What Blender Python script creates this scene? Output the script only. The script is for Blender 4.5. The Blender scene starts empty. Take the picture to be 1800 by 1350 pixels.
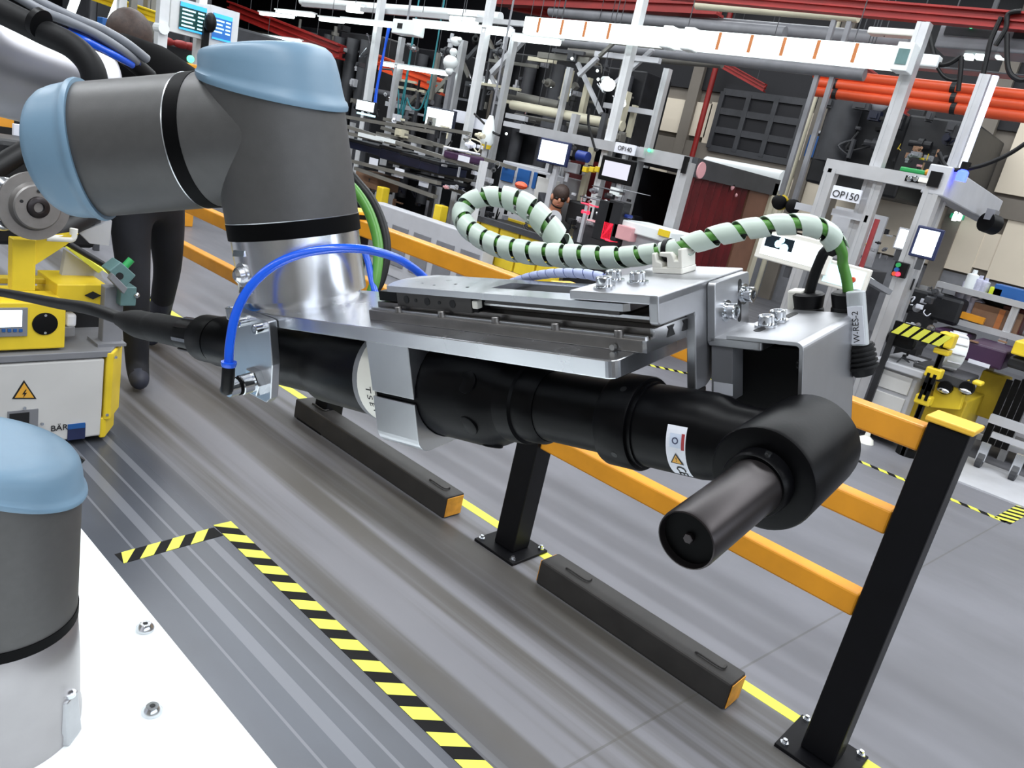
import bpy, bmesh, math, random
from mathutils import Matrix, Vector, Quaternion
random.seed(7)
S = bpy.context.scene
COL = S.collection
PI = math.pi

# ------------------------------------------------------------------ camera
R = Matrix(((0.6669, -0.0851, 0.7403), (-0.7162, -0.3471, 0.6054), (0.2054, -0.9340, -0.2924)))
q_ = R.to_quaternion(); q_.normalize(); R = q_.to_matrix()
CAM = Vector((0, 0, 1.5)); FPX = 1352.0
cd = bpy.data.cameras.new('camera'); cam = bpy.data.objects.new('camera', cd); COL.objects.link(cam)
cd.sensor_width = 36; cd.lens = 36 * FPX / 1800; cd.clip_start = 0.02; cd.clip_end = 200
cx, cy, cz = R.col[0], -R.col[1], -R.col[2]
cam.matrix_world = Matrix.Translation(CAM) @ Matrix((cx, cy, cz)).transposed().to_4x4()
S.camera = cam
# ------------------------------------------------------------------ light
S.view_settings.view_transform = 'Standard'; S.view_settings.look = 'None'
S.view_settings.gamma = 1; S.view_settings.use_curve_mapping = False
S.view_settings.exposure = 0.0
wd = bpy.data.worlds.new('world'); S.world = wd; wd.use_nodes = True
wd.node_tree.nodes['Background'].inputs[0].default_value = (0.75, 0.82, 1, 1)
wd.node_tree.nodes['Background'].inputs[1].default_value = 0.05
def lamp(x, y, z, sx, sy, power, col=(0.93, 0.97, 1.0)):
    l = bpy.data.lights.new('hall_luminaire', 'AREA'); l.shape = 'RECTANGLE'; l.size = sx; l.size_y = sy
    l.energy = power; l.color = col
    o = bpy.data.objects.new('hall_luminaire', l); o.location = (x, y, z); COL.objects.link(o)
for x, p in ((-3.2, 260), (-0.35, 490), (3.4, 430), (5.2, 400), (9.6, 420)):
    lamp(x, 4.0, 4.9, 0.30 if x < 5 else 1.6, 16, p)

# ------------------------------------------------------------------ projection helpers (pixel of the photo -> point of the place)
def ray(px, py):
    return R @ Vector(((px - 900) / FPX, (py - 675) / FPX, 1))
def onX(X, px, py):
    r = ray(px, py); return CAM + r * (X / r.x)
def onY(Y, px, py):
    r = ray(px, py); return CAM + r * (Y / r.y)
def onZ(Z, px, py):
    r = ray(px, py); return CAM + r * ((Z - 1.5) / r.z)
def at(px, py, d):
    return CAM + ray(px, py) * d
# tool frame (millimetres): u along the driver, v away, n up from the mounting plate
B = Matrix(((0.7430, 0.6652, -0.0744), (0.1332, -0.2559, -0.9575), (-0.6559, 0.7015, -0.2787)))
q_ = B.to_quaternion(); q_.normalize(); B = q_.to_matrix()
O_C = Vector(((537 - 900) / FPX, (527 - 675) / FPX, 1)) * 0.58
RT = R @ B
TOOL = Matrix.Translation(CAM + R @ O_C) @ RT.to_4x4() @ Matrix.Scale(0.001, 4)
def T(px, py, ax, val):                      # pixel -> tool mm on the plane axis = val
    r = B.transposed() @ Vector(((px - 900) / FPX, (py - 675) / FPX, 1)); o = B.transposed() @ O_C
    t = (val / 1000 + o[ax]) / r[ax]
    return (r * t - o) * 1000

# ------------------------------------------------------------------ mesh builder
OFF = {}
def basis(a):
    a = a.normalized(); h = Vector((0, 0, 1)) if abs(a.z) < 0.9 else Vector((1, 0, 0))
    e1 = a.cross(h).normalized(); return e1, a.cross(e1).normalized()
class MB:
    def __init__(s): s.v = []; s.f = []
    def add(s, vs, fs):
        k = len(s.v); s.v += [Vector(p) for p in vs]; s.f += [tuple(i + k for i in f) for f in fs]; return s
    def box(s, x0, x1, y0, y1, z0, z1):
        x0, x1 = sorted((x0, x1)); y0, y1 = sorted((y0, y1)); z0, z1 = sorted((z0, z1))
        return s.add([(x0,y0,z0),(x1,y0,z0),(x1,y1,z0),(x0,y1,z0),(x0,y0,z1),(x1,y0,z1),(x1,y1,z1),(x0,y1,z1)],
                     [(3,2,1,0),(4,5,6,7),(0,1,5,4),(1,2,6,5),(2,3,7,6),(3,0,4,7)])
    def prism(s, poly, ax, a, b):            # poly: 2-D loop in the two other axes, extruded along ax
        n = len(poly); o = [i for i in range(3) if i != ax]; vs = []
        for h in (a, b):
            for p in poly:
                w = [0, 0, 0]; w[ax] = h; w[o[0]] = p[0]; w[o[1]] = p[1]; vs.append(w)
        fs = [tuple(range(n)), tuple(range(2*n-1, n-1, -1))] + [(i, (i+1) % n + 0, (i+1) % n + n, i + n) for i in range(n)]
        return s.add(vs, fs)
    def hull(s, a, b):                       # two loops of equal length bridged and capped
        n = len(a)
        return s.add(list(a) + list(b), [tuple(range(n)), tuple(range(2*n-1, n-1, -1))] + [(i, (i+1) % n, (i+1) % n + n, i+n) for i in range(n)])
    def lathe(s, p0, a, prof, n=32, cap=True, shear=None):   # prof: (t, r) along axis a
        p0 = Vector(p0); a = Vector(a).normalized(); e1, e2 = basis(a); vs = []
        for k, (t, r) in enumerate(prof):
            for i in range(n):
                c, q = math.cos(2*PI*i/n), math.sin(2*PI*i/n)
                d = e1*c + e2*q; tt = t
                if shear and shear[1][k]: tt = t + shear[1][k] * r * d.dot(shear[0])
                vs.append(p0 + a*tt + d*r)
        fs = []
        for k in range(len(prof)-1):
            for i in range(n):
                j = (i+1) % n; fs.append((k*n+i, k*n+j, k*n+n+j, k*n+n+i))
        if cap:
            fs.append(tuple(reversed(range(n)))); m = (len(prof)-1)*n; fs.append(tuple(range(m, m+n)))
        return s.add(vs, fs)
    def cyl(s, p0, p1, r0, r1=None, n=20):
        p0, p1 = Vector(p0), Vector(p1); d = p1-p0
        return s.lathe(p0, d, [(0, r0), (d.length, r0 if r1 is None else r1)], n)
    def tube(s, pts, r, n=10):
        pts = [Vector(p) for p in pts]; m = len(pts); fr = frames(pts); vs = []
        rr = r if isinstance(r, (list, tuple)) else [r]*m
        for p, (t, a, b), q in zip(pts, fr, rr):
            vs += [p + a*(q*math.cos(2*PI*i/n)) + b*(q*math.sin(2*PI*i/n)) for i in range(n)]
        fs = [(k*n+i, k*n+(i+1) % n, k*n+n+(i+1) % n, k*n+n+i) for k in range(m-1) for i in range(n)]
        fs += [tuple(reversed(range(n))), tuple(range((m-1)*n, m*n))]
        return s.add(vs, fs)
    def ball(s, c, r, n=16, sq=(1, 1, 1)):
        c = Vector(c); m = n//2; vs = []; fs = []
        for k in range(m+1):
            th = PI*k/m
            for i in range(n):
                ph = 2*PI*i/n
                vs.append(c + Vector((r*sq[0]*math.sin(th)*math.cos(ph), r*sq[1]*math.sin(th)*math.sin(ph), r*sq[2]*math.cos(th))))
        for k in range(m):
            for i in range(n):
                j = (i+1) % n; fs.append((k*n+i, k*n+n+i, k*n+n+j, k*n+j))
        return s.add(vs, fs)
    def tf(s, M): s.v = [M @ p for p in s.v]; return s
    def build(s, name, m, parent=None, smooth=False, bevel=0, label=None, cat=None, group=None, kind=None, seg=2):
        if parent is not None: off = OFF[parent.name]
        else:
            lo = [min(p[i] for p in s.v) for i in range(3)]; hi = [max(p[i] for p in s.v) for i in range(3)]
            off = Vector(((lo[0]+hi[0])/2, (lo[1]+hi[1])/2, lo[2]))
        me = bpy.data.meshes.new(name); me.from_pydata([p-off for p in s.v], [], s.f)
        bm = bmesh.new(); bm.from_mesh(me); bmesh.ops.remove_doubles(bm, verts=bm.verts, dist=1e-6)
        bmesh.ops.recalc_face_normals(bm, faces=bm.faces); bm.to_mesh(me); bm.free()
        me.materials.append(m)
        o = bpy.data.objects.new(name, me); COL.objects.link(o)
        if parent is not None: o.parent = parent
        else: o.location = off
        OFF[o.name] = off
        if smooth:
            me.polygons.foreach_set('use_smooth', [True]*len(me.polygons))
            try: me.set_sharp_from_angle(angle=math.radians(38))
            except Exception: pass
        if bevel:
            b = o.modifiers.new('bevel', 'BEVEL'); b.width = bevel; b.segments = seg; b.limit_method = 'ANGLE'; b.angle_limit = math.radians(40)
        tag(o, label, cat, group, kind); return o
def tag(o, label=None, cat=None, group=None, kind=None):
    if label: o['label'] = label
    if cat: o['category'] = cat
    if group: o['group'] = group
    if kind: o['kind'] = kind
    return o
def thing(name, label, cat, loc, group=None):
    o = bpy.data.objects.new(name, None); o.empty_display_size = 0.05; COL.objects.link(o); o.location = loc
    OFF[o.name] = Vector(loc); return tag(o, label, cat, group)
def frames(pts):
    m = len(pts); tg = []
    for i in range(m):
        a = pts[max(i-1, 0)]; b = pts[min(i+1, m-1)]; d = b-a
        tg.append(d.normalized() if d.length > 1e-9 else Vector((0, 0, 1)))
    e1, e2 = basis(tg[0]); out = []
    for i in range(m):
        if i:
            q = tg[i-1].rotation_difference(tg[i]); e1 = q @ e1
        e1 = (e1 - tg[i]*e1.dot(tg[i])).normalized(); out.append((tg[i], e1, tg[i].cross(e1)))
    return out
def smooth_path(P, k=8):
    P = [Vector(p) for p in P]; out = []
    for i in range(len(P)-1):
        a, b, c, d = P[max(i-1, 0)], P[i], P[i+1], P[min(i+2, len(P)-1)]
        for j in range(k):
            t = j/k
            out.append(0.5*((2*b) + (c-a)*t + (2*a-5*b+4*c-d)*t*t + (3*b-a-3*c+d)*t**3))
    out.append(P[-1]); return out
def resample(P, step):
    L = [0]
    for a, b in zip(P, P[1:]): L.append(L[-1] + (b-a).length)
    n = max(2, int(L[-1]/step)); out = []; j = 0
    for i in range(n+1):
        s = L[-1]*i/n
        while j < len(P)-2 and L[j+1] < s: j += 1
        t = (s-L[j])/max(L[j+1]-L[j], 1e-9); out.append(P[j].lerp(P[j+1], min(t, 1)))
    return out
def rrect(x0, x1, y0, y1, r, n=5):
    p = []
    for cx_, cy_, a in ((x1-r, y1-r, 0), (x0+r, y1-r, 90), (x0+r, y0+r, 180), (x1-r, y0+r, 270)):
        p += [(cx_ + r*math.cos(math.radians(a+90*i/n)), cy_ + r*math.sin(math.radians(a+90*i/n))) for i in range(n+1)]
    return p
def text(name, body, size, M, m, parent, ext=0.0004, align='CENTER'):   # flat lettering; M places the text plane in world space
    cu = bpy.data.curves.new(name, 'FONT'); cu.body = body; cu.size = size; cu.extrude = ext; cu.align_x = align; cu.align_y = 'CENTER'
    t = bpy.data.objects.new('tmp', cu); COL.objects.link(t)
    me = bpy.data.meshes.new_from_object(t.evaluated_get(bpy.context.evaluated_depsgraph_get()))
    bpy.data.objects.remove(t); me.transform(Matrix.Translation(-OFF[parent.name]) @ M)
    me.materials.clear(); me.materials.append(m)
    o = bpy.data.objects.new(name, me); COL.objects.link(o); o.parent = parent; OFF[o.name] = OFF[parent.name]; return o
def planeM(o, ex, ey):
    ex = Vector(ex).normalized(); ez = ex.cross(Vector(ey)).normalized(); ey = ez.cross(ex)
    return Matrix.Translation(Vector(o)) @ Matrix((ex, ey, ez)).transposed().to_4x4()

# ------------------------------------------------------------------ materials
def lin(h):
    h = h.lstrip('#'); c = [int(h[i:i+2], 16)/255 for i in (0, 2, 4)]
    return tuple((x/12.92 if x <= 0.04045 else ((x+0.055)/1.055)**2.4) for x in c)
def mat(name, col, rough=0.5, metal=0.0, var=0.12, scale=8.0, bump=0.0, bscale=60, coat=0.0, emit=0.0, stretch=None, alpha=1.0, spec=None, rvar=0.0):
    m = bpy.data.materials.new(name); m.use_nodes = True; nt = m.node_tree; N = nt.nodes; L = nt.links; b = N['Principled BSDF']
    c = lin(col) if isinstance(col, str) else col
    b.inputs['Roughness'].default_value = rough; b.inputs['Metallic'].default_value = metal
    b.inputs['Coat Weight'].default_value = coat; b.inputs['Coat Roughness'].default_value = 0.12
    if spec is not None: b.inputs['Specular IOR Level'].default_value = spec
    tc = N.new('ShaderNodeTexCoord'); mp = N.new('ShaderNodeMapping'); L.new(tc.outputs['Object'], mp.inputs[0])
    if stretch: mp.inputs['Scale'].default_value = stretch
    nz = N.new('ShaderNodeTexNoise'); nz.inputs['Scale'].default_value = scale; nz.inputs['Detail'].default_value = 5; L.new(mp.outputs[0], nz.inputs['Vector'])
    mr = N.new('ShaderNodeMapRange'); mr.inputs[1].default_value = 0.3; mr.inputs[2].default_value = 0.7; mr.inputs[3].default_value = 1-var; mr.inputs[4].default_value = 1+var
    L.new(nz.outputs['Fac'], mr.inputs[0])
    mx = N.new('ShaderNodeVectorMath'); mx.operation = 'SCALE'; mx.inputs[0].default_value = c; L.new(mr.outputs[0], mx.inputs['Scale']); L.new(mx.outputs[0], b.inputs['Base Color'])
    if rvar:
        m2 = N.new('ShaderNodeMapRange'); m2.inputs[1].default_value = 0.3; m2.inputs[2].default_value = 0.7
        m2.inputs[3].default_value = max(rough-rvar, 0.02); m2.inputs[4].default_value = rough+rvar; L.new(nz.outputs['Fac'], m2.inputs[0]); L.new(m2.outputs[0], b.inputs['Roughness'])
    if bump:
        n2 = N.new('ShaderNodeTexNoise'); n2.inputs['Scale'].default_value = bscale; n2.inputs['Detail'].default_value = 3; L.new(mp.outputs[0], n2.inputs['Vector'])
        bp = N.new('ShaderNodeBump'); bp.inputs['Strength'].default_value = bump; bp.inputs['Distance'].default_value = 0.001; L.new(n2.outputs['Fac'], bp.inputs['Height']); L.new(bp.outputs[0], b.inputs['Normal'])
    if emit:
        b.inputs['Emission Strength'].default_value = emit; b.inputs['Emission Color'].default_value = (*c, 1)
    if alpha < 1: b.inputs['Alpha'].default_value = alpha
    return m
M = {}
M['alu'] = mat('brushed_aluminium', '#c9cbcf', 0.30, 1.0, 0.04, 30, rvar=0.0)
M['alu_dirty'] = mat('worn_aluminium', '#d3d5da', 0.26, 1.0, 0.05, 20, rvar=0.05)
M['alu_mach'] = mat('turned_aluminium', '#e2e3e6', 0.24, 1.0, 0.04, 60)
M['alu_bead'] = mat('bead_blasted_aluminium', '#b9babe', 0.42, 1.0, 0.03, 90)
M['steel'] = mat('bright_screw_steel', '#d5d8dc', 0.18, 1.0, 0.05, 200)
M['rail'] = mat('dark_rail_steel', '#8b8886', 0.38, 1.0, 0.12, 60, 0.08, 900)
M['carriage'] = mat('grey_carriage_steel', '#504e4d', 0.45, 0.7, 0.08, 80)
M['blk'] = mat('black_oxide_steel', '#050507', 0.38, 0.0, 0.25, 45, 0.03, 500, rvar=0.04, spec=0.12)
M['blk2'] = mat('burnished_black_steel', '#3a3637', 0.33, 0.8, 0.12, 60)
M['blkpl'] = mat('black_plastic', '#08080a', 0.45, 0, 0.1, 40, spec=0.22)
M['rubber'] = mat('black_rubber', '#0e0e10', 0.6, 0, 0.15, 60, 0.1, 400, spec=0.3)
M['cabk'] = mat('black_cable_jacket', '#0c0c0e', 0.5, 0, 0.1, 50, spec=0.3)
M['cagr'] = mat('grey_cable_jacket', '#7d8087', 0.5, 0, 0.1, 50)
M['cagn'] = mat('green_cable_jacket', '#4f8a35', 0.42, 0, 0.1, 60)
M['cabl'] = mat('blue_air_hose', '#1557d8', 0.25, 0, 0.06, 60, coat=0.3)
M['cabl2'] = mat('dark_blue_hose', '#17307c', 0.4, 0, 0.1, 60)
M['wrap'] = mat('milky_spiral_wrap', '#bfcdc2', 0.42, 0, 0.04, 80, coat=0.1)
M['wrapb'] = mat('bluish_spiral_wrap', '#a9b3d8', 0.42, 0, 0.05, 80)
M['ugrey'] = mat('robot_grey_housing', '#4f4e4e', 0.47, 0.3, 0.05, 120, 0.08, 2500)
M['ublue'] = mat('robot_pale_blue_cap', '#6a879d', 0.42, 0, 0.03, 40, 0.03, 1500)
M['utube'] = mat('robot_silver_tube', '#b8b7bd', 0.38, 0.9, 0.05, 30)
M['seal'] = mat('black_seal', '#030304', 0.55, 0, 0.1, 60, spec=0.08)
M['wht'] = mat('white_paint', '#e9eeee', 0.35, 0, 0.02, 4)
M['whtpl'] = mat('white_plastic', '#ebe9e0', 0.4, 0, 0.03, 30)
M['paper'] = mat('white_paper', '#e4e6ef', 0.6, 0, 0.03, 20)
M['ink'] = mat('black_ink', '#101114', 0.6, 0, 0, 20)
M['orange'] = mat('orange_rail_paint', '#dc9424', 0.36, 0, 0.12, 7, 0.08, 40, coat=0.1)
M['capy'] = mat('yellow_post_cap', '#eebb3c', 0.4, 0, 0.06, 12)
M['orangecap'] = mat('orange_cap', '#d9952e', 0.5, 0, 0.2, 30)
M['yel'] = mat('yellow_paint', '#e3c52e', 0.4, 0, 0.1, 6, 0.05, 60)
M['yel2'] = mat('dull_yellow_paint', '#bfa423', 0.5, 0, 0.15, 6)
M['tapey'] = mat('yellow_tape', '#d6d64c', 0.5, 0, 0.08, 12)
M['tapek'] = mat('black_tape', '#0a0a0c', 0.55, 0, 0.3, 20, spec=0.15)
M['post'] = mat('black_post_paint', '#07070b', 0.45, 0, 0.2, 12, 0.05, 80, spec=0.25)
M['curb'] = mat('dark_curb_paint', '#2c2a29', 0.5, 0, 0.2, 12, 0.08, 60)
M['panel'] = mat('offwhite_panel', '#c9c8c6', 0.5, 0, 0.04, 6)
M['grey'] = mat('light_grey_paint', '#b9babf', 0.5, 0, 0.06, 6)
M['grey2'] = mat('mid_grey_paint', '#7c7d82', 0.5, 0, 0.1, 8)
M['grey3'] = mat('dark_grey_paint', '#3d3e42', 0.5, 0, 0.15, 8)
M['prof'] = mat('aluminium_profile', '#c9cacd', 0.4, 0.55, 0.06, 8)
M['proflit'] = mat('lamplit_profile', '#d6d8da', 0.45, 0.1, 0.05, 8)  # paler copy of the profile, lamp light put into its colour
M['navy'] = mat('navy_plastic', '#10162c', 0.4, 0, 0.2, 8)
M['blue'] = mat('blue_paint', '#1d5596', 0.5, 0, 0.08, 6)
M['red'] = mat('red_beam_paint', '#8e1f1c', 0.45, 0, 0.15, 4)
M['redor'] = mat('orange_red_pipe_paint', '#e0562e', 0.4, 0, 0.1, 4)
M['redcur'] = mat('dark_red_curtain', '#5a0f14', 0.4, 0, 0.3, 5, stretch=(1, 6, 1))
M['brown'] = mat('brown_panel', '#7d5744', 0.6, 0, 0.1, 6)
M['card'] = mat('cardboard', '#84654f', 0.8, 0, 0.12, 10)
M['dark'] = mat('dark_machine_paint', '#17181c', 0.5, 0, 0.4, 8)
M['purple'] = mat('purple_crate', '#3c2140', 0.45, 0, 0.12, 8)
M['teal'] = mat('teal_grey_casting', '#5d7c7c', 0.5, 0.1, 0.1, 20)
M['green'] = mat('green_plastic', '#2f9d55', 0.4, 0, 0.1, 10)
M['iron'] = mat('cast_iron_disc', '#8d8a88', 0.42, 0.75, 0.08, 30, 0.1, 300)
M['beige'] = mat('beige_wall_paint', '#e6dac6', 0.6, 0, 0.04, 1.5)
M['beigef'] = mat('beige_steel', '#cbc5ae', 0.5, 0, 0.08, 4)
M['wcol'] = mat('grey_wall_column', '#7a736a', 0.6, 0, 0.08, 3)
M['wdark'] = mat('dark_wall_tone', '#15151b', 0.6, 0, 0.3, 0.8)  # also carries the painted shade of the upper wall
M['hallw'] = mat('pale_hall_wall', '#b9b4aa', 0.7, 0, 0.1, 0.7)
M['fillglow'] = mat('fill_pane_glow', '#eaf3ff', 0.3, 0, 0.02, 2, emit=3.0)  # glow of the unseen panes added behind the camera
M['matte'] = mat('matte_black_rubber', '#060607', 0.85, 0, 0.2, 80, spec=0.06)
M['roof'] = mat('roof_sheet', '#57534e', 0.6, 0.1, 0.2, 3, stretch=(6, 0.3, 1))
M['truss'] = mat('truss_steel', '#77756f', 0.5, 0.3, 0.2, 4)
M['skin'] = mat('skin', '#c08468', 0.5, 0, 0.06, 12)
M['hair'] = mat('brown_hair', '#3a2b25', 0.6, 0, 0.3, 60, 0.4, 250)
M['cloth'] = mat('dark_navy_workwear', '#0d0f18', 0.8, 0, 0.25, 14, 0.2, 120)
M['cloth2'] = mat('dark_jacket', '#191a22', 0.75, 0, 0.25, 14)
M['shoe'] = mat('dark_shoe', '#2a2d3b', 0.6, 0, 0.1, 20)
M['lampw'] = mat('fluorescent_tube', '#f2fffd', 0.4, 0, 0, 4, emit=4.0)
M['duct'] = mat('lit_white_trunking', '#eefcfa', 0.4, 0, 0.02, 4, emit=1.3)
M['scr'] = mat('lit_white_screen', '#eaf8ff', 0.3, 0, 0.01, 3, emit=1.6)
M['scrdim'] = mat('dim_grey_screen', '#c4c3d0', 0.3, 0, 0.02, 3, emit=0.5)
M['scrb'] = mat('lit_blue_screen', '#3aa0f0', 0.3, 0, 0.15, 6, emit=1.0)
M['scrd'] = mat('dark_teal_screen', '#123a38', 0.3, 0, 0.1, 6, emit=0.5)
M['scrc'] = mat('lit_cyan_screen', '#bfeaf8', 0.3, 0, 0.05, 6, emit=1.1)
M['ledb'] = mat('blue_beacon_light', '#3040ff', 0.3, 0, 0, 4, emit=9.0)
M['ledg'] = mat('green_signal_light', '#4fe8a0', 0.3, 0, 0, 4, emit=2.5)
M['ledr'] = mat('red_signal_light', '#ff3048', 0.3, 0, 0, 4, emit=2.2)
M['pink'] = mat('pale_pink_guard', '#d8a0a4', 0.5, 0, 0.1, 5)
M['orsticker'] = mat('warning_orange', '#e0a63a', 0.5, 0, 0.03, 20)
M['bluest'] = mat('sticker_navy', '#232b4f', 0.4, 0, 0.1, 20)
M['exit'] = mat('green_exit_sign', '#1f7f5c', 0.4, 0, 0.05, 20, emit=0.6)
M['clear'] = mat('clear_sleeve', '#cfd4d8', 0.2, 0, 0.03, 30, alpha=0.75)
M['bronze'] = mat('orange_brown_tape', '#b9713c', 0.5, 0, 0.1, 20)
M['silverglass'] = mat('silver_bottles', '#cfd0e6', 0.25, 0.2, 0.2, 30)

def floor_mat():
    m = bpy.data.materials.new('painted_concrete_floor'); m.use_nodes = True; nt = m.node_tree; N = nt.nodes; L = nt.links; b = N['Principled BSDF']
    tc = N.new('ShaderNodeNewGeometry')
    def noise(sc, stretch, det=4):
        mp = N.new('ShaderNodeMapping'); mp.inputs['Scale'].default_value = stretch; L.new(tc.outputs['Position'], mp.inputs[0])
        z = N.new('ShaderNodeTexNoise'); z.inputs['Scale'].default_value = sc; z.inputs['Detail'].default_value = det; L.new(mp.outputs[0], z.inputs['Vector']); return z.outputs['Fac']
    def math_(op, a, b_=None, c=None):
        n = N.new('ShaderNodeMath'); n.operation = op
        for i, v in enumerate((a, b_, c)):
            if v is None: continue
            if isinstance(v, (int, float)): n.inputs[i].default_value = v
            else: L.new(v, n.inputs[i])
        return n.outputs[0]
    def mix(f, a, b_):
        n = N.new('ShaderNodeMix'); n.data_type = 'RGBA'; L.new(f, n.inputs[0])
        for i, v in ((6, a), (7, b_)):
            if isinstance(v, tuple): n.inputs[i].default_value = (*v, 1)
            else: L.new(v, n.inputs[i])
        return n.outputs[2]
    def ramp(f, lo, hi):
        n = N.new('ShaderNodeMapRange'); n.inputs[1].default_value = lo; n.inputs[2].default_value = hi; n.interpolation_type = 'SMOOTHSTEP'; L.new(f, n.inputs[0]); return n.outputs[0]
    sep = N.new('ShaderNodeSeparateXYZ'); L.new(tc.outputs['Position'], sep.inputs[0]); X, Y = sep.outputs[0], sep.outputs[1]
    streak = ramp(noise(1.0, (7.5, 0.2, 1), 4), 0.40, 0.58)          # lighter and darker streaks along the aisle
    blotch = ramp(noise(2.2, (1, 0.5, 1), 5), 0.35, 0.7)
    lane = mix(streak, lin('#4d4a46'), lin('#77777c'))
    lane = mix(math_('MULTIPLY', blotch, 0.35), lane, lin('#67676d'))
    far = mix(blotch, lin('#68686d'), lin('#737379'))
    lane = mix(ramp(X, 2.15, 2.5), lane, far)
    coat = mix(blotch, lin('#42454c'), lin('#4b4f58'))                # darker sealed strip next to the table
    for x0, w in ((1.075, 0.019), (1.228, 0.015), (1.148, 0.005), (0.995, 0.004), (1.36, 0.012)):   # ghosts of old floor tape
        band = math_('LESS_THAN', math_('ABSOLUTE', math_('SUBTRACT', X, x0)), w)
        coat = mix(math_('MULTIPLY', band, 0.5), coat, lin('#7b7d84'))
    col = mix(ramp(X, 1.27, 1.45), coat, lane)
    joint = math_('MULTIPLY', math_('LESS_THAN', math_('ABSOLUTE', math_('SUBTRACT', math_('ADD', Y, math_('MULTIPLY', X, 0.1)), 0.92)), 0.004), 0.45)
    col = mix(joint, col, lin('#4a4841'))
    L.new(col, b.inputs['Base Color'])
    r = N.new('ShaderNodeMapRange'); r.inputs[1].default_value = 0.3; r.inputs[2].default_value = 0.7; r.inputs[3].default_value = 0.38; r.inputs[4].default_value = 0.55
    L.new(noise(3, (2, 0.4, 1)), r.inputs[0])
    rr = N.new('ShaderNodeMix'); rr.data_type = 'FLOAT'; L.new(ramp(X, 1.25, 1.5), rr.inputs[0]); rr.inputs[2].default_value = 0.27; b.inputs['Specular IOR Level'].default_value = 0.38; L.new(r.outputs[0], rr.inputs[3]); L.new(rr.outputs[0], b.inputs['Roughness'])
    return m
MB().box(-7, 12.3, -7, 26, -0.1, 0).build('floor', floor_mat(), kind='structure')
# ---- hall shell
MB().box(-7, 12.3, -7, 26, 7.0, 7.15).build('ceiling', M['roof'], kind='structure')
MB().box(-7.2, -7, -7, 26, 0, 7).build('wall_left', M['hallw'], kind='structure')
MB().box(-7, 12.3, -7.2, -7, 0, 7).build('wall_front', M['hallw'], kind='structure')
MB().box(-7, 12.3, 26, 26.2, 0, 7).build('wall_back', M['wdark'], kind='structure')
wf = MB().box(-5.6, 7.6, -7.0, -6.97, 2.3, 4.6).build('fill_pane_frame', M['grey3'], kind='structure')   # unseen glowing panes added behind the camera for highlights on the metal
for i in range(6):
    MB().box(-5.5+2.2*i, -3.5+2.2*i, -6.97, -6.95, 2.4, 4.5).build('fill_pane', M['fillglow'], wf)
wr = MB().box(12.12, 12.3, -7, 26, 0, 7).build('wall_right', M['wcol'], kind='structure')
XW = 12.1
def WQ(px, py, X=XW): p = onX(X, px, py); return p.y, p.z
def wallbox(name, p1, p2, m, X=XW, d=0.05, parent=wr, **k):
    (ya, za), (yb, zb) = WQ(*p1, X), WQ(*p2, X)
    return MB().box(X, X+d, ya, yb, za, zb).build(name, m, parent, **k)
zD = WQ(1170, 150)[1]                                                  # shade of the unlit upper wall painted dark above, pale panels below
MB().box(12.06, 12.2, -7, 26, zD, 7).build('upper_wall_shade', M['wdark'], wr)
zb0 = WQ(1690, 482)[1]; zb1 = WQ(1300, 262)[1]
MB().box(12.07, 12.2, -7, 26, 0, zb0).build('plinth', M['grey2'], wr)
for pa in ((1126, 1240, 165, 243), (1255, 1277, 180, 262), (1398, 1438, 195, 290), (1640, 1682, 380, 460), (1700, 1860, 400, 505)):
    (y0, z0), (y1, z1) = WQ(pa[0], pa[2]), WQ(pa[1], pa[3])
    MB().box(12.04, 12.2, y0, y1, zb0 if z1 < zb1-1 else z1, z0).build('wall_panel', M['beige'], wr)
# lower row of pale panels along the whole wall, kept apart by columns
zl0 = WQ(1690, 478)[1]; zl1 = WQ(1600, 352)[1]; zu0 = WQ(1750, 345)[1]; zu1 = WQ(1750, 205)[1]
ya = WQ(1800, 420)[0]
yy = -6.6
while yy < 9.2:
    MB().box(12.03, 12.2, yy, yy+2.05, zl0, zl1).build('wall_panel', M['beige'], wr)
    yy += 2.25
ycol = WQ(1735, 335)[0]
for k in range(5):
    MB().box(11.98, 12.2, ycol-2.1+2.25*k, ycol-1.9+2.25*k, 0, 7).build('wall_column', M['wcol'], wr)
MB().box(12.0, 12.2, -7, 12, zl1, zu0).build('wall_beam', M['wcol'], wr)
for k in range(4):
    MB().box(12.03, 12.2, ycol-1.85-2.25*k, ycol-0.1-2.25*k, zu0+0.05, zu1).build('wall_panel', M['beige'], wr)
# dark window with bars
w1 = MB().box(12.0, 12.05, *[WQ(1275, 175)[0], WQ(1395, 275)[0]], WQ(1290, 268)[1], WQ(1290, 150)[1]).build('window_1', M['wdark'], kind='structure')
(wy0, wz1), (wy1, _) = WQ(1275, 175), WQ(1395, 275); wz0 = WQ(1290, 268)[1]; wz1 = WQ(1290, 165)[1]
for i in range(4):
    y = wy0 + (wy1-wy0)*i/3; MB().box(11.96, 12.0, y-0.04, y+0.04, wz0, wz1).build('window_bar', M['grey3'], w1)
for i in range(4):
    z = wz0 + (wz1-wz0)*i/3; MB().box(11.965, 12.0, wy1, wy0, z-0.05, z+0.05).build('window_bar', M['grey3'], w1)

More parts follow.
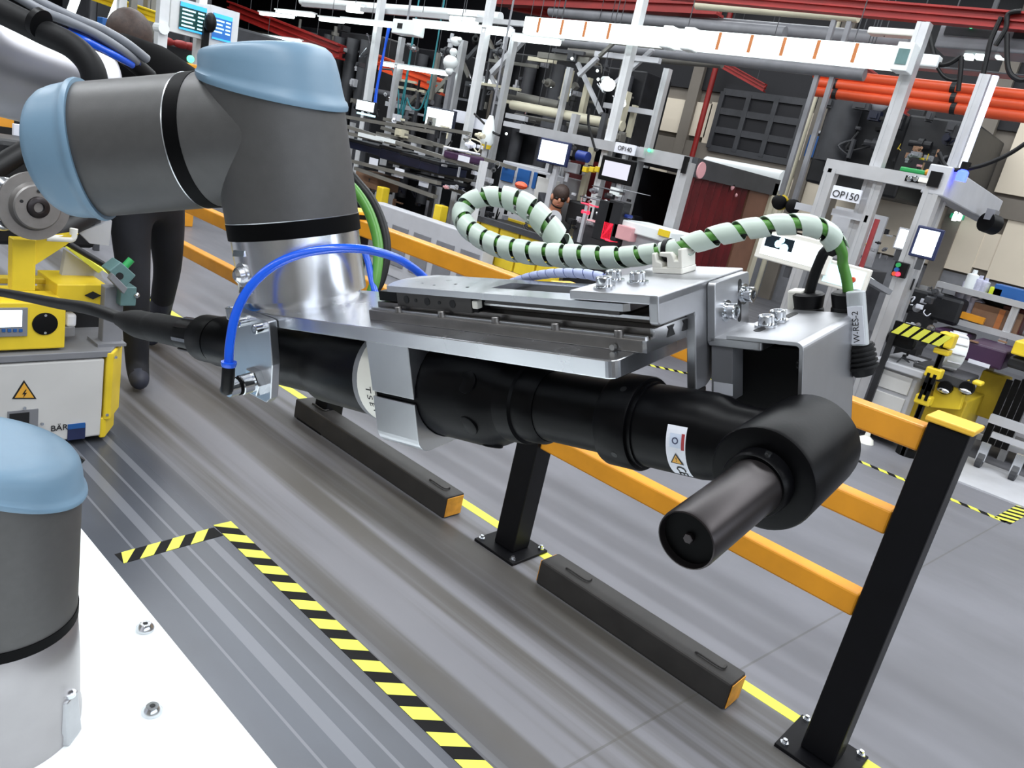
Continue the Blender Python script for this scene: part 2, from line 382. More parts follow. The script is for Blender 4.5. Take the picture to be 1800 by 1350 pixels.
# ------------------------------------------------------------------ worktable with the robot
TZ = 0.86
tb = thing('worktable', 'white glossy worktable at lower left carrying the robot base', 'table', (-0.05, 0.45, 0))
MB().box(-0.55, 0.386, -0.35, 1.15, TZ-0.025, TZ).build('tabletop', M['wht'], tb, bevel=0.002)
MB().box(-0.5, 0.33, -0.3, 1.1, 0.06, TZ-0.025).build('cabinet', M['grey'], tb, bevel=0.004)
for x in (-0.45, 0.28):
    for y in (-0.25, 1.05): MB().cyl((x, y, 0), (x, y, 0.06), 0.03).build('foot', M['blkpl'], tb)
for i, (px, py, r) in enumerate(((255, 1106, 0.0105), (267, 1252, 0.0105), (119, 1036, 0.0105))):
    p = onZ(TZ, px, py)
    b_ = MB().lathe(p, (0, 0, 1), [(0, r), (0.003, r), (0.0085, r*0.6), (0.0085, r*0.28), (0.0065, r*0.22)], 24)
    o = b_.build('table_bolt', M['steel'], smooth=True)
    tag(o, ['round silver dome bolt on the white table, farther of the two in the open', 'round silver dome bolt on the white table, nearest the bottom of the photo', 'silver dome bolt on the table half hidden behind the robot base'][i], 'bolt', 'dome bolts on the white table')
    OFF[o.name] = OFF[o.name]
    MB().cyl(p+Vector((0, 0, 0.0066)), p+Vector((0, 0, 0.0088)), r*0.2, n=6).build('socket', M['ink'], o)

# ------------------------------------------------------------------ robot arm
RB = at(-12, 1078, 0.72); rx, ry = RB.x, RB.y; rz = RB.z; r0 = 0.0692
rob = thing('industrial_robot', 'grey six-axis robot arm with pale blue joint caps on the white table', 'robot arm', (rx, ry, TZ))
up = Vector((0, 0, 1)); hb = rz-TZ
bf = MB().lathe((rx, ry, TZ), up, [(0, 0.077), (0.012, 0.077), (0.016, 0.0755), (hb*0.52, 0.0735), (hb*0.72, 0.072), (hb*0.94, 0.0695), (hb-0.0055, r0-0.001)], 64)
bfo = bf.build('base_flange', mat('cast_base_aluminium', '#a9a6a8', 0.36, 0.9, 0.03, 40), rob, smooth=True)
for k in range(4):
    a = math.radians(-47+90*k); d = Vector((math.cos(a), math.sin(a), 0))
    c = Vector((rx, ry, TZ)) + d*0.0725
    e1 = Vector((-d.y, d.x, 0))
    ear = MB().hull([c+e1*0.016-d*0.014, c+e1*0.012+d*0.009, c-e1*0.012+d*0.009, c-e1*0.016-d*0.014], [c+e1*0.016-d*0.014+up*0.05, c+e1*0.010+d*0.004+up*0.05, c-e1*0.010+d*0.004+up*0.05, c-e1*0.016-d*0.014+up*0.05])
    ear.build('mounting_ear', M['alu_bead'], bfo, bevel=0.002)
    MB().lathe(c+up*0.05+d*0.0005, up, [(0, 0.006), (0.004, 0.006), (0.004, 0.0035), (0.002, 0.003)], 16).build('ear_screw', M['steel'], bfo, smooth=True)
MB().lathe((rx, ry, rz-0.0055), up, [(0, r0-0.0005), (0, r0+0.001), (0.011, r0+0.001), (0.011, r0-0.0005)], 64).build('seal_ring', M['seal'], rob, smooth=True)
# shoulder: right silhouette follows the photo
tdir = Vector((0.96, -0.28, 0)).normalized()                            # lid is lower on the camera-right side
def lid(p0, a, t_rim, r, tilt, low, top, name, par, n=56, ktop=0.05):
    # blue lid: bead at the tilted rim, dome above
    s = -math.tan(tilt)
    low = (low - a*low.dot(a)).normalized()
    ks = [1, 1, 1, 1, 1] + [ktop+(1-ktop)*x for x in (0.9, 0.64, 0.39, 0.24, 0.14, 0.05, 0.0)]
    H = top - t_rim
    prof = [(t_rim-0.0015, r*1.0), (t_rim-0.0015, r*1.055), (t_rim+0.001, r*1.068), (t_rim+0.0035, r*1.06), (t_rim+0.005, r*1.03),
            (t_rim+H*0.3, r*1.015), (t_rim+H*0.6, r*0.995), (t_rim+H*0.8, r*0.965), (t_rim+H*0.9, r*0.92), (t_rim+H*0.96, r*0.85), (t_rim+H*0.99, r*0.74), (t_rim+H, r*0.5)]
    return MB().lathe(p0, a, prof, n, shear=(low, [s*k for k in ks])).build(name, M['ublue'], par, smooth=True)
def housing(p0, a, t0, t1, r, tilt, low, name, par, rt=None, extra=None):
    low = (low - a*low.dot(a)).normalized()
    mb = MB().lathe(p0, a, [(t0, r), (t0+(t1-t0)*0.5, r if rt is None else (r+rt)/2), (t1, rt or r)], 64, shear=(low, [0, -math.tan(tilt)*0.5, -math.tan(tilt)]))
    if extra: mb.lathe(*extra)
    return mb.build(name, M['ugrey'], par, smooth=True)
P0 = Vector((rx, ry, 0))
side = Vector((-0.97, -0.2, 0)).normalized()
sh = housing(P0, up, rz+0.0055, rz+0.149, r0, math.radians(19), tdir, 'shoulder_housing', rob, rt=0.0685,
             extra=((rx, ry, rz+0.064), side, [(0, 0.062), (0.115, 0.062)], 48))
lid(P0, up, rz+0.1505, 0.0685, math.radians(19), tdir, rz+0.176, 'shoulder_cap', rob, ktop=0.5)
for ph in (-6, 100, 200):                                              # lid screw pockets
    d = Vector((math.cos(math.radians(ph)), math.sin(math.radians(ph)), 0))
    MB().cyl(P0+d*0.0640+up*(rz+0.146), P0+d*0.0690+up*(rz+0.152), 0.0035, n=12).build('lid_screw_pocket', M['ink'], rob)
# upper arm and elbow run out of frame, then the silver forearm tube comes back in
f1 = at(-15, 106, 0.70); f2 = at(262, 192, 0.86); fa = (f2-f1).normalized()
e0 = f1 - fa*0.24
shp = Vector((rx, ry, rz+0.064)) + side*0.115
ua0 = shp + side*0.05
MB().lathe(shp, side, [(0, 0.063), (0.012, 0.063)], 48).build('seal_ring', M['seal'], rob, smooth=True)
MB().lathe(shp+side*0.012, side, [(0, 0.062), (0.10, 0.062), (0.115, 0.05)], 48).build('upper_arm_joint', M['ugrey'], rob, smooth=True)
ua = shp + side*0.07
ub = e0 + (ua-e0)*0.12
MB().cyl(ua, ub, 0.052, n=40).build('upper_arm_tube', M['utube'], rob, smooth=True)
MB().ball(e0, 0.066, 28).build('elbow_housing', M['ugrey'], rob, smooth=True)
MB().cyl(f1-fa*0.20, f2, 0.0475, n=64).build('forearm_tube', M['utube'], rob, smooth=True)
# wrist in tool coordinates
mm = 0.001
def TP(u, v, n): return TOOL @ Vector((u, v, n))
def TD(u, v, n): return (RT @ Vector((u, v, n))).normalized()
nA = TD(0, 0, 1); az = math.radians(215.0); hA = TD(math.cos(az), math.sin(az), 0)
oW = TP(0, 0, 0); rw = 0.0467; oH = TP(0, 0, 118.8)
camd = TD(math.cos(math.radians(-32)), math.sin(math.radians(-32)), 0)
lowv = (-hA*0.9 + camd*0.25).normalized()
tf_ = MB().lathe(oW, nA, [(0, 0.041), (0.006, 0.041), (0.006, 0.046), (0.049, 0.046)], 72).build('tool_flange', M['alu_mach'], rob, smooth=True)
MB().lathe(oW, nA, [(0.049, 0.0462), (0.049, 0.0475), (0.0605, 0.0475), (0.0605, 0.0462)], 72).build('seal_ring', M['seal'], rob, smooth=True)
MB().lathe(oW, nA, [(0.0604, 0.0474), (0.0611, 0.0476)], 72).build('retaining_edge', M['alu'], rob, smooth=True)
housing(oW, nA, 0.061, 0.146, 0.0472, math.radians(18.5), lowv, 'wrist_housing', rob, rt=0.0472,
        extra=(oH, hA, [(0, rw), (0.051, rw)], 64))
lid(oW, nA, 0.1475, 0.0466, math.radians(18.5), lowv, 0.1765, 'wrist_cap', rob)
MB().lathe(oH, hA, [(0.051, 0.0460), (0.051, rw+0.0004), (0.0615, rw+0.0004), (0.0615, 0.0460)], 72).build('seal_ring', M['seal'], rob, smooth=True)
MB().lathe(oH, hA, [(0.0613, rw+0.0003), (0.0622, rw+0.0006)], 72).build('retaining_edge', M['alu'], rob, smooth=True)
low2 = (camd*0.5 + nA*0.25).normalized()
vD = TD(0.5, 0.86, 0.05)                                               # port that carries on to the forearm, hidden behind
hEnd = oH + hA*0.105
housing(oH, hA, 0.062, 0.1435, rw, math.radians(16.5), camd, 'wrist_housing', rob, rt=rw+0.0008,
        extra=(hEnd, (f2-hEnd), [(0, 0.034), (0.06, 0.034)], 40))
lid(oH, hA, 0.145, rw+0.0008, math.radians(16.5), camd, 0.1745, 'wrist_cap', rob)
pj = hEnd + (f2-hEnd).normalized()*0.06
MB().cyl(pj, f2-(f2-hEnd).normalized()*0.02, 0.033, n=40).build('wrist_link', M['ugrey'], rob, smooth=True)
MB().lathe(f2-fa*0.075, fa, [(0, 0.047), (0.006, 0.056), (0.03, 0.067), (0.07, 0.069), (0.115, 0.060), (0.14, 0.046), (0.14, 0.02)], 48).build('forearm_end_collar', M['matte'], rob, smooth=True)
for sgn in ((-1, 0.35), (1, -0.6)):                                    # screw pockets on the wrist lid
    d = (camd.cross(nA)*sgn[0]*-1 + camd*sgn[1]).normalized(); zz = 0.1665
    MB().cyl(oW+nA*zz+d*0.0385, oW+nA*(zz+0.006)+d*0.0405, 0.003, n=12).build('lid_screw_pocket', M['ink'], rob)
# clamp screw recess on the tool flange
fd = TD(math.cos(math.radians(-92)), math.sin(math.radians(-92)), 0)
MB().lathe(oW+nA*0.026+fd*0.0415, fd, [(0, 0.0085), (0.0055, 0.0085), (0.0055, 0.006), (0.009, 0.0055), (0.011, 0.003)], 24).build('dowel', M['alu_mach'], tf_, smooth=True)
for s_ in (-1, 1):
    c = oW + nA*(0.026+s_*0.013) + fd*0.0445; e = fd.cross(nA)
    MB().hull([c+e*0.008, c-e*0.008, c-e*0.008+nA*0.004, c+e*0.008+nA*0.004], [c+e*0.008+fd*0.003, c-e*0.008+fd*0.003, c-e*0.008+fd*0.0015+nA*0.004, c+e*0.008+fd*0.0015+nA*0.004]).build('recess_lip', M['alu_mach'], tf_)

# ------------------------------------------------------------------ end effector (tool millimetres, then TOOL)
ee = thing('tool_carrier', 'aluminium slide carrier with plates, clamp and brackets bolted under the robot wrist', 'tool carrier', TP(0, 0, 0))
def tb_(mb, name, m, par=ee, **k): return mb.tf(TOOL).build(name, m, par, **k)
def plate(x0, x1, y0, y1, z0, z1, r, n=5):
    return MB().prism(rrect(x0, x1, y0, y1, r, n), 2, z0, z1)
def bolt(c, a, par=ee, r=4.2, h=5.0, wr=5.6, name='bolt', hexr=None):
    c = Vector(c); a = Vector(a)
    o = tb_(MB().lathe(c, a, [(1.0, r*0.97), (1.2, r), (h+0.6, r), (h+1.0, r*0.9), (h+1.0, r*0.56), (h-1.4, r*0.5)], 24), name, M['steel'], par, smooth=True)
    if wr: tb_(MB().lathe(c, a, [(0, wr), (1.0, wr)], 24), 'washer', M['steel'], o, smooth=True)
    tb_(MB().cyl(c+a*(h-1.3), c+a*(h-0.6), r*0.56, n=6), 'socket', M['ink'], o)
    return o
tb_(plate(-40.5, 312, -46, 46, -9, 0, 5), 'mounting_plate', M['alu_dirty'], bevel=0.0006)
# linear guide
tb_(MB().box(115, 316, -29, 31, 0, 6), 'guide_base', M['rail'], bevel=0.0004)
tb_(MB().box(116, 317.5, -22, 24, 6, 10.2), 'guide_rail', M['rail'], bevel=0.0003)
tb_(MB().box(117, 318, -13, 15, 10.2, 13), 'guide_rail', M['rail'], bevel=0.0003)
tb_(MB().box(115, 316.2, -26.5, -24, 6, 7.2), 'guide_lip', M['alu'])
ge = MB(); ge.prism([(-29, 0.2), (31, 0.2), (31, 6), (24, 6), (24, 10.2), (-22, 10.2), (-22, 6), (-29, 6)], 0, 316.1, 318.4)
geo = tb_(ge, 'guide_end_face', M['alu_mach'])
for y in (-8, 6, 19): tb_(MB().prism([(y-3.5, 4), (y+3.5, 4), (y+1.6, 7.5), (y+3, 9.2), (y-3, 9.2), (y-1.6, 7.5)], 0, 318.3, 318.8), 'slot', M['ink'], geo)
for px, py in ((690, 392), (1006, 426), (1340, 462), (405, 362), (178, 338)):
    p = T(640+px/3, 430+py/3, 1, -27)
    s_ = tb_(MB().lathe((p.x, -26.5, 6), (0, 0, 1), [(0, 2.3), (3.2, 2.3), (3.5, 2.0)], 14), 'guide_screw', M['rail'], smooth=True)
s_ = tb_(MB().lathe((301, -29.5, 1.8), (0, -1, 0), [(0, 1.5), (2.2, 1.5)], 12), 'guide_screw', M['steel'])
ca = tb_(MB().box(138, 202, -24, 24, 9.2, 17.6), 'carriage_block', M['carriage'], bevel=0.0004)
for x, r in ((147, 1.9), (155.5, 0.9), (165.5, 1.9), (176, 0.9), (187, 1.9)):
    tb_(MB().lathe((x, -24.3, 13.6), (0, 1, 0), [(0, r*1.25), (0.01, r*1.25), (0.4, r*1.2)], 16), 'screw_hole', M['ink'], ca)
tb_(MB().box(202, 206, -23, 23, 9.6, 17.2), 'carriage_end_cap', M['blkpl'], ca, bevel=0.0005)
tb_(MB().box(203, 207, -24.5, -20, 12, 16.5), 'grease_nipple', M['whtpl'], ca, bevel=0.0006)
tb_(MB().box(118, 138, -22, 22, 11, 17.0), 'carriage_end_cap', M['blkpl'], ca, bevel=0.0005)
tb_(MB().box(207, 317, -19, 12, 13.4, 15.0), 'slide_strip', M['alu_mach'])
tb_(MB().box(212, 300, -23, 12, 15.4, 17.6), 'slide_strip', M['carriage'])
# slide plate with its rectangular window: four bars around the opening
tp = MB()
ou = rrect(132, 304, -26, 16, 2.5, 4); tp2 = plate(132, 304, -26, 16, 18, 21.6, 2.5)
bm_hole = (206, 262, -11, 6)
tpm = MB()
tpm.box(132, 304, -26, bm_hole[2], 18, 21.6).box(132, 304, bm_hole[3], 16, 18, 21.6).box(132, bm_hole[0], bm_hole[2], bm_hole[3], 18, 21.6).box(bm_hole[1], 304, bm_hole[2], bm_hole[3], 18, 21.6)
sp = tb_(tpm, 'slide_plate', M['alu_dirty'])
tb_(MB().prism([(304, -26), (306.5, -23.5), (306.5, 13.5), (304, 16)], 2, 18, 21.6), 'plate_nose', M['alu_dirty'], sp)
tb_(MB().prism([(132, -26), (124, -14), (121, -4), (123, 8), (132, 16)], 2, 18, 21.6), 'plate_tail', M['alu_dirty'], sp)
for x, y, r in ((140, -8, 1.6), (149, -12, 0.8), (158, 2, 2.2), (163, -15, 0.8), (174, -8, 0.9), (181, 0, 2.2), (190, -14, 1.0)):
    tb_(MB().lathe((x, y, 21.55), (0, 0, 1), [(0, r), (0.15, r), (0.15, r*0.6)], 14), 'plate_screw', M['ink'] if r < 1.2 else M['steel'], sp)
# upper bracket: cover plate, front lip, end plate with leg
br = tb_(MB().box(273, 323, -26, 58, 22, 26.5), 'cover_bracket', M['alu_bead'], bevel=0.0007)
tb_(MB().prism([(-26, 13.8), (-24.5, 12.6), (6.5, 12.6), (7.2, 11), (7.2, -27), (17.8, -27), (55, -10), (55, 26.4), (-26, 26.4)], 0, 318, 323), 'end_plate', M['alu_bead'], br, bevel=0.0006)
tb_(MB().prism([(7.2, -27), (17.8, -27), (17.8, -62), (14, -66), (7.2, -66)], 0, 318, 323), 'end_plate_leg', M['blk2'], br, bevel=0.0006)
for x, y in ((287.4, -16.7), (279.9, 2.3), (294.9, 1.1)): bolt((x, y, 26.5), (0, 0, 1), r=4.0, h=4.8, wr=5.4)
# angle bracket on the end plate, its slots and bolts
ab = tb_(MB().prism(rrect(18.4, 55.6, -6.3, 25.4, 2.5), 0, 323.2, 327.4), 'angle_bracket', M['alu_bead'], bevel=0.0005)
tb_(plate(323.4, 351.3, 18.4, 55.6, -6.3, -1.8, 1.8), 'angle_shelf', M['alu_bead'], ab, bevel=0.0005)
tb_(MB().prism(rrect(42.8, 46.6, 0.8, 23, 1.85), 0, 327.2, 327.55), 'slot', M['ink'], ab)
bolt((327.4, 29.4, 9.6), (1, 0, 0), r=4.0, h=5.0, wr=5.4)
bolt((327.4, 48.0, 14.7), (1, 0, 0), r=4.0, h=5.0, wr=5.4)
# sensor guard: bent sheet
sg = MB()
prof = [(334, -1.8), (334, 0.2), (368.2, 0.2)] + [(368.2+3.6*math.sin(math.radians(a)), -3.4+3.6*math.cos(math.radians(a))) for a in range(15, 91, 15)]
prof += [(371.8, -62), (369.8, -62), (369.8, -3.4)] + [(368.2+1.6*math.sin(math.radians(a)), -3.4+1.6*math.cos(math.radians(a))) for a in range(75, -1, -15)]
sg = MB().prism(prof, 1, 17.2, 86)
sgo = tb_(sg, 'sensor_guard', M['alu_bead'], bevel=0.0003)
tb_(plate(341.2, 345.2, 30, 78, 0.1, 0.45, 1.9), 'slot', M['ink'], sgo)
bolt((343, 42, 0.3), (0, 0, 1), r=4.0, h=4.8, wr=5.6); bolt((343, 55.4, 0.3), (0, 0, 1), r=4.0, h=4.8, wr=5.6)
tb_(MB().lathe((369.6, 21, -11), (-1, 0, 0), [(0, 2.1), (1.6, 2.1), (1.6, 1.2)], 16), 'guard_screw', M['blkpl'])
# clamp: two halves around the driver
def arc(cy, cz, r, a0, a1, n=14): return [(cy+r*math.cos(math.radians(a0+(a1-a0)*i/n)), cz+r*math.sin(math.radians(a0+(a1-a0)*i/n))) for i in range(n+1)]
AV, AN = -10.0, -42.0
tb_(MB().prism([(-43, -9), (-43, -41.6)] + arc(AV, AN, 31.3, 179, 1) + [(23, -41.6), (23, -9)], 0, 127, 166), 'clamp_upper_half', M['alu'], bevel=0.0005)
tb_(MB().prism(arc(AV, AN, 31.3, 355, 185) + [(-43, -44.6)] + arc(-34, -67.5, 9, 180, 255, 5) + arc(14, -67.5, 9, 285, 360, 5) + [(23, -44.6)], 0, 127, 166), 'clamp_lower_half', M['alu'], bevel=0.0005)
# little hose bracket on the near edge of the plate
hbM = TOOL @ Matrix.Translation((9, -49, -1)) @ Matrix.Rotation(math.radians(9), 4, 'Y')
def hb_(mb, name, m, par, **k): return mb.tf(hbM).build(name, m, par, **k)
hb = hb_(MB().prism([(-27, 0), (-27, -57), (-22, -62), (14, -62), (20, -57), (26, -30), (26, 1.5), (22, 2)], 1, -4, 2.5), 'hose_bracket', M['alu'], ee, bevel=0.0006)
for x in (-2, 19):
    o = hb_(MB().lathe((x, -4, -4), (0, -1, 0), [(0, 3.6), (7, 3.6), (7.6, 3.1), (7.6, 2.0), (5.6, 1.9)], 20), 'bolt', M['steel'], hb, smooth=True)
fit = hb_(MB().lathe((6, -4, -47), (0, -1, 0), [(0, 10.5), (5.5, 10.5), (6, 9.6), (6, 7)], 6), 'bulkhead_nut', M['steel'], hb)
hb_(MB().lathe((6, -4, -47), (0, -1, 0), [(6, 7.2), (14, 7.2), (15, 6.2), (15, 4.5), (17, 4.5), (17, 6), (24, 6), (24, 4)], 24), 'hose_fitting', M['steel'], hb, smooth=True)
hb_(MB().lathe((6, -4, -47), (0, -1, 0), [(14.6, 6.6), (16.6, 6.6)], 24), 'seal_ring', M['seal'], hb, smooth=True)
# white cable clip on the cover bracket
cc = tb_(MB().box(285, 303, 30, 45, 26.5, 30), 'cable_clip', M['whtpl'], bevel=0.0008)
tb_(MB().prism([(285, 29.5), (285, 37), (287, 37), (288, 33), (291, 32), (291, 29.5)], 1, 30, 45), 'clip_post', M['whtpl'], cc, bevel=0.0006)
tb_(MB().prism([(294, 29.5), (294, 35), (289.5, 35.6), (289.5, 37.6), (296.5, 37.6), (298, 35.5), (298.6, 33.5), (300.5, 33.5), (300.5, 39.5), (303, 39.5), (303, 29.5)], 1, 30, 44), 'clip_jaw', M['whtpl'], cc, bevel=0.0006)
# scraps of protective film still on the plate
fm = mat('blue_protective_film', '#2f7fd6', 0.3, 0, 0.1, 60)
tb_(plate(-36, 2, -44, -28, 0.02, 0.25, 2), 'protective_film', fm)

# ------------------------------------------------------------------ sensor under the shelf
se = thing('position_sensor', 'black sensor block under the bent aluminium guard with two cable glands', 'sensor', TP(350, 60, -60))
tb_(MB().box(328, 369, 32, 96, -64, -6.6), 'sensor_body', M['blkpl'], se, bevel=0.0015)
nm_ = tb_(MB().box(324.5, 336, 20, 31.8, -34, -6.6), 'mounting_block', M['grey2'], se, bevel=0.0005)
tb_(MB().box(326, 336.3, 19.7, 20, -31, -25), 'name_plate', M['paper'], nm_)
g1 = T(1420, 552, 1, 93); g2 = T(1489, 552, 1, 93)
for g in (g1, g2):
    tb_(MB().lathe((g.x, 93, g.z-9), (0, 0, 1), [(0, 8.2), (12, 8.2), (13, 7.6), (19, 8.4), (20, 8.4), (21, 7.2), (21, 5)], 24), 'cable_gland', M['blkpl'], se, smooth=True)
tb_(MB().box(334, 342, 88, 97, -8, 10), 'terminal_cover', M['whtpl'], se, bevel=0.001)
k_ = T(1513, 632, 1, 88)
rb_ = tb_(MB().lathe((372, 88, k_.z+9), (0.25, 0, -1), [(0, 5), (1, 7.5), (14, 7.0), (18, 4.5)], 20), 'ribbed_plug', M['rubber'], se, smooth=True)
for i in range(5):
    tb_(MB().lathe((372, 88, k_.z+9), (0.25, 0, -1), [(2+i*2.6, 7.3), (2+i*2.6, 8.2), (3.2+i*2.6, 8.2), (3.2+i*2.6, 7.2)], 20), 'rib', M['rubber'], rb_, smooth=True)
# tag sleeve "W-RES-2"
l0 = T(1504, 512, 1, 84); l1 = T(1511, 606, 1, 84)
tgE = thing('cable_marker', 'clear cable sleeve holding a white W-RES-2 tag beside the green cable', 'cable tag', TOOL @ Vector(l1))
ex = (Vector(l0)-Vector(l1)).normalized()
eM = Matrix.Translation(Vector(l1)) @ Matrix((Vector((0, 1, 0)).cross(ex), Vector((0, 1, 0)), ex)).transposed().to_4x4()
hgt = (Vector(l0)-Vector(l1)).length
mb = MB().prism(rrect(-4.6, 4.6, -3, 3, 2.6), 2, 0, hgt); mb.tf(eM); tb_(mb, 'clear_sleeve', M['clear'], tgE, bevel=0.0004)
mb = MB().box(-3.6, 3.9, -3.5, -3.1, 1, hgt*0.74); mb.tf(eM); tb_(mb, 'paper_tag', M['paper'], tgE)
tx = TOOL @ eM @ Matrix.Translation((0.2, -3.62, hgt*0.36)) @ planeM((0, 0, 0), (0, 0, 1), (-1, 0, 0))
text('tag_lettering', 'W-RES-2', 4.4, tx, M['ink'], tgE, ext=0.04)

# ------------------------------------------------------------------ angle nutrunner
nr = thing('angle_nutrunner', 'black handheld style angle nutrunner clamped under the aluminium plate', 'nutrunner', TP(150, AV, AN-32))
def rev(prof, name, m, par=nr, n=48, c=None, a=(1, 0, 0)):
    return tb_(MB().lathe(c or (0, AV, AN), a, prof, n), name, m, par, smooth=True)
rev([(-120, 20), (-118, 22), (-60, 22), (-52, 25), (30, 25), (40, 29), (100, 30)], 'motor_housing', M['blk'])
rev([(110, 31), (110, 31.7), (127.5, 31.7), (127.5, 31)], 'identity_band', M['whtpl'])
rev([(104, 30.2), (105, 31.6), (110, 31.6), (110, 30)], 'band_edge', M['grey2'])
rev([(100, 30), (166, 31), (200, 31), (210, 29.5), (217, 26), (222, 24.5)], 'main_body', M['blk'])
rev([(221, 24.8), (232, 24.2), (233, 22.5), (243, 22.2), (246, 20)], 'reduction_collar', M['blk'])
for a in (200, 250, 300, 150):
    d = Vector((0, math.cos(math.radians(a)), math.sin(math.radians(a))))
    tb_(MB().lathe(Vector((205, AV, AN))+d*25, d, [(0, 7), (5.2, 6.5), (5.6, 5.6)], 18), 'flat_boss', M['blk'], nr, smooth=True)
rev([(244, 19.6), (291, 19.6)], 'extension_tube', M['blk'])
cu = rev([(288, 19), (288.5, 23.4), (290, 24), (305.5, 24), (306.5, 23.4), (306.5, 21.8), (309, 21.8), (309.2, 20.6)], 'lock_ring', M['blk'])
for a in (-60, 120, 205): 
    d = Vector((0, math.cos(math.radians(a)), math.sin(math.radians(a))))
    tb_(MB().cyl(Vector((300, AV, AN))+d*23.2, Vector((300, AV, AN))+d*24.1, 1.7, n=14), 'spanner_hole', M['ink'], cu)
rev([(308, 20.9), (340, 20.9), (346, 20), (352, 17.5), (372, 16.5)], 'angle_neck', M['blk'])
hc = (380.5, AV, AN)
hd = rev([(-18, 20.5), (-17, 21.8), (-12, 22.2), (32, 22.6), (33.6, 22.0), (34.2, 20.8), (34.2, 14)], 'angle_head', M['blk'], c=(380.5, AV, AN), a=(0, -1, 0))
rev([(-22, 15), (-21, 17), (-17.6, 17.5)], 'head_cover', M['blk'], c=(380.5, AV, AN), a=(0, -1, 0), par=hd)
for a in (60, 180, 300):
    d = Vector((math.cos(math.radians(a)), 0, math.sin(math.radians(a))))
    tb_(MB().lathe(Vector((380.5, AV+21.8, AN))+d*13.5, (0, 1, 0), [(0, 1.8), (1.6, 1.8), (1.6, 1)], 12), 'cover_screw', M['steel'], hd)
rev([(33.8, 13.8), (41, 13.8), (42.2, 13.2), (42.2, 11.4)], 'output_collar', M['blk'], c=(380.5, AV, AN), a=(0, -1, 0), par=hd)
tb_(MB().lathe(Vector((380.5, AV-38, AN))+Vector((4.5, 0, 13.0)), (0.33, 0, 0.94), [(0, 1.3), (1.1, 1.3), (1.1, 0.7)], 12), 'set_screw', M['steel'], hd)
so = rev([(42, 11.6), (50, 11.3), (94, 11.3), (95.4, 11.0), (95.6, 10.5), (94, 10.2), (92.5, 9.9), (92.5, 0.2)], 'drive_socket', M['blk2'], c=(381.2, AV, AN), a=(0, -1, 0))
tb_(MB().cyl((381.2, AV-92.3, AN), (381.2, AV-92.7, AN), 9.9, n=36), 'socket_face', M['seal'], so)
tb_(MB().lathe((381.2, AV-92.5, AN), (0, -1, 0), [(0, 2.0), (1.6, 2.0), (1.9, 1.7), (1.9, 1.0)], 6), 'hex_pin', M['blk2'], so)
# sticker wrapped round the neck
def cyl_patch(u0, u1, a0, a1, r, n=14):
    mb = MB(); vs = []
    for i in range(n+1):
        a = math.radians(a0+(a1-a0)*i/n)
        for u in (u0, u1): vs.append((u, AV+r*math.cos(a), AN+r*math.sin(a)))
    return mb.add(vs, [(2*i, 2*i+1, 2*i+3, 2*i+2) for i in range(n)])
st = tb_(cyl_patch(328.5, 338.6, 152, 230, 21.05), 'warning_label', M['paper'], nr)
tb_(cyl_patch(330.5, 336.4, 162, 180, 21.12), 'round_mark_field', mat('label_pale_blue', '#cfd9ec', 0.5), st)
tb_(cyl_patch(336.4, 338.0, 161, 182, 21.12), 'red_strip', mat('label_red', '#a8373b', 0.5), st)
def label_pt(u, a, r=21.2): a = math.radians(a); return TOOL @ Vector((u, AV+r*math.cos(a), AN+r*math.sin(a)))
def label_M(u, a, r=21.15):
    dn = TD(0, math.cos(math.radians(a)), math.sin(math.radians(a))); ex = TD(1, 0, 0)
    return planeM(label_pt(u, a, r), ex, dn.cross(ex))
ring = MB()
for i in range(16):
    a, b_ = 2*PI*i/16, 2*PI*(i+1)/16; Mx = label_M(333.3, 171)
    ring.hull([Mx @ Vector((0.0016*math.cos(a), 0.0016*math.sin(a), 0)), Mx @ Vector((0.0016*math.cos(b_), 0.0016*math.sin(b_), 0)), Mx @ Vector((0.0011*math.cos(b_), 0.0011*math.sin(b_), 0)), Mx @ Vector((0.0011*math.cos(a), 0.0011*math.sin(a), 0))],
              [Mx @ Vector((0.0016*math.cos(a), 0.0016*math.sin(a), 1e-4)), Mx @ Vector((0.0016*math.cos(b_), 0.0016*math.sin(b_), 1e-4)), Mx @ Vector((0.0011*math.cos(b_), 0.0011*math.sin(b_), 1e-4)), Mx @ Vector((0.0011*math.cos(a), 0.0011*math.sin(a), 1e-4))])
ring.build('round_mark', M['bluest'], st)
Mx = label_M(333.6, 196)
MB().hull([Mx @ Vector(p) for p in ((-0.0034, -0.0026, 0), (0.0034, -0.0026, 0), (0, 0.0034, 0))], [Mx @ Vector(p) for p in ((-0.0034, -0.0026, 1.5e-4), (0.0034, -0.0026, 1.5e-4), (0, 0.0034, 1.5e-4))]).build('warning_triangle', M['ink'], st)
MB().hull([Mx @ Vector(p) for p in ((-0.0025, -0.0021, 1e-4), (0.0025, -0.0021, 1e-4), (0, 0.0023, 1e-4))], [Mx @ Vector(p) for p in ((-0.0025, -0.0021, 2.5e-4), (0.0025, -0.0021, 2.5e-4), (0, 0.0023, 2.5e-4))]).build('warning_triangle', M['orsticker'], st)
text('triangle_mark', '!', 0.0034, Mx @ Matrix.Translation((0, -0.0002, 3e-4)), M['ink'], st, ext=0.00004)
text('ce_mark', 'CE', 0.0066, label_M(334.2, 218) @ Matrix.Rotation(-PI/2, 4, 'Z'), M['ink'], st, ext=0.0001)
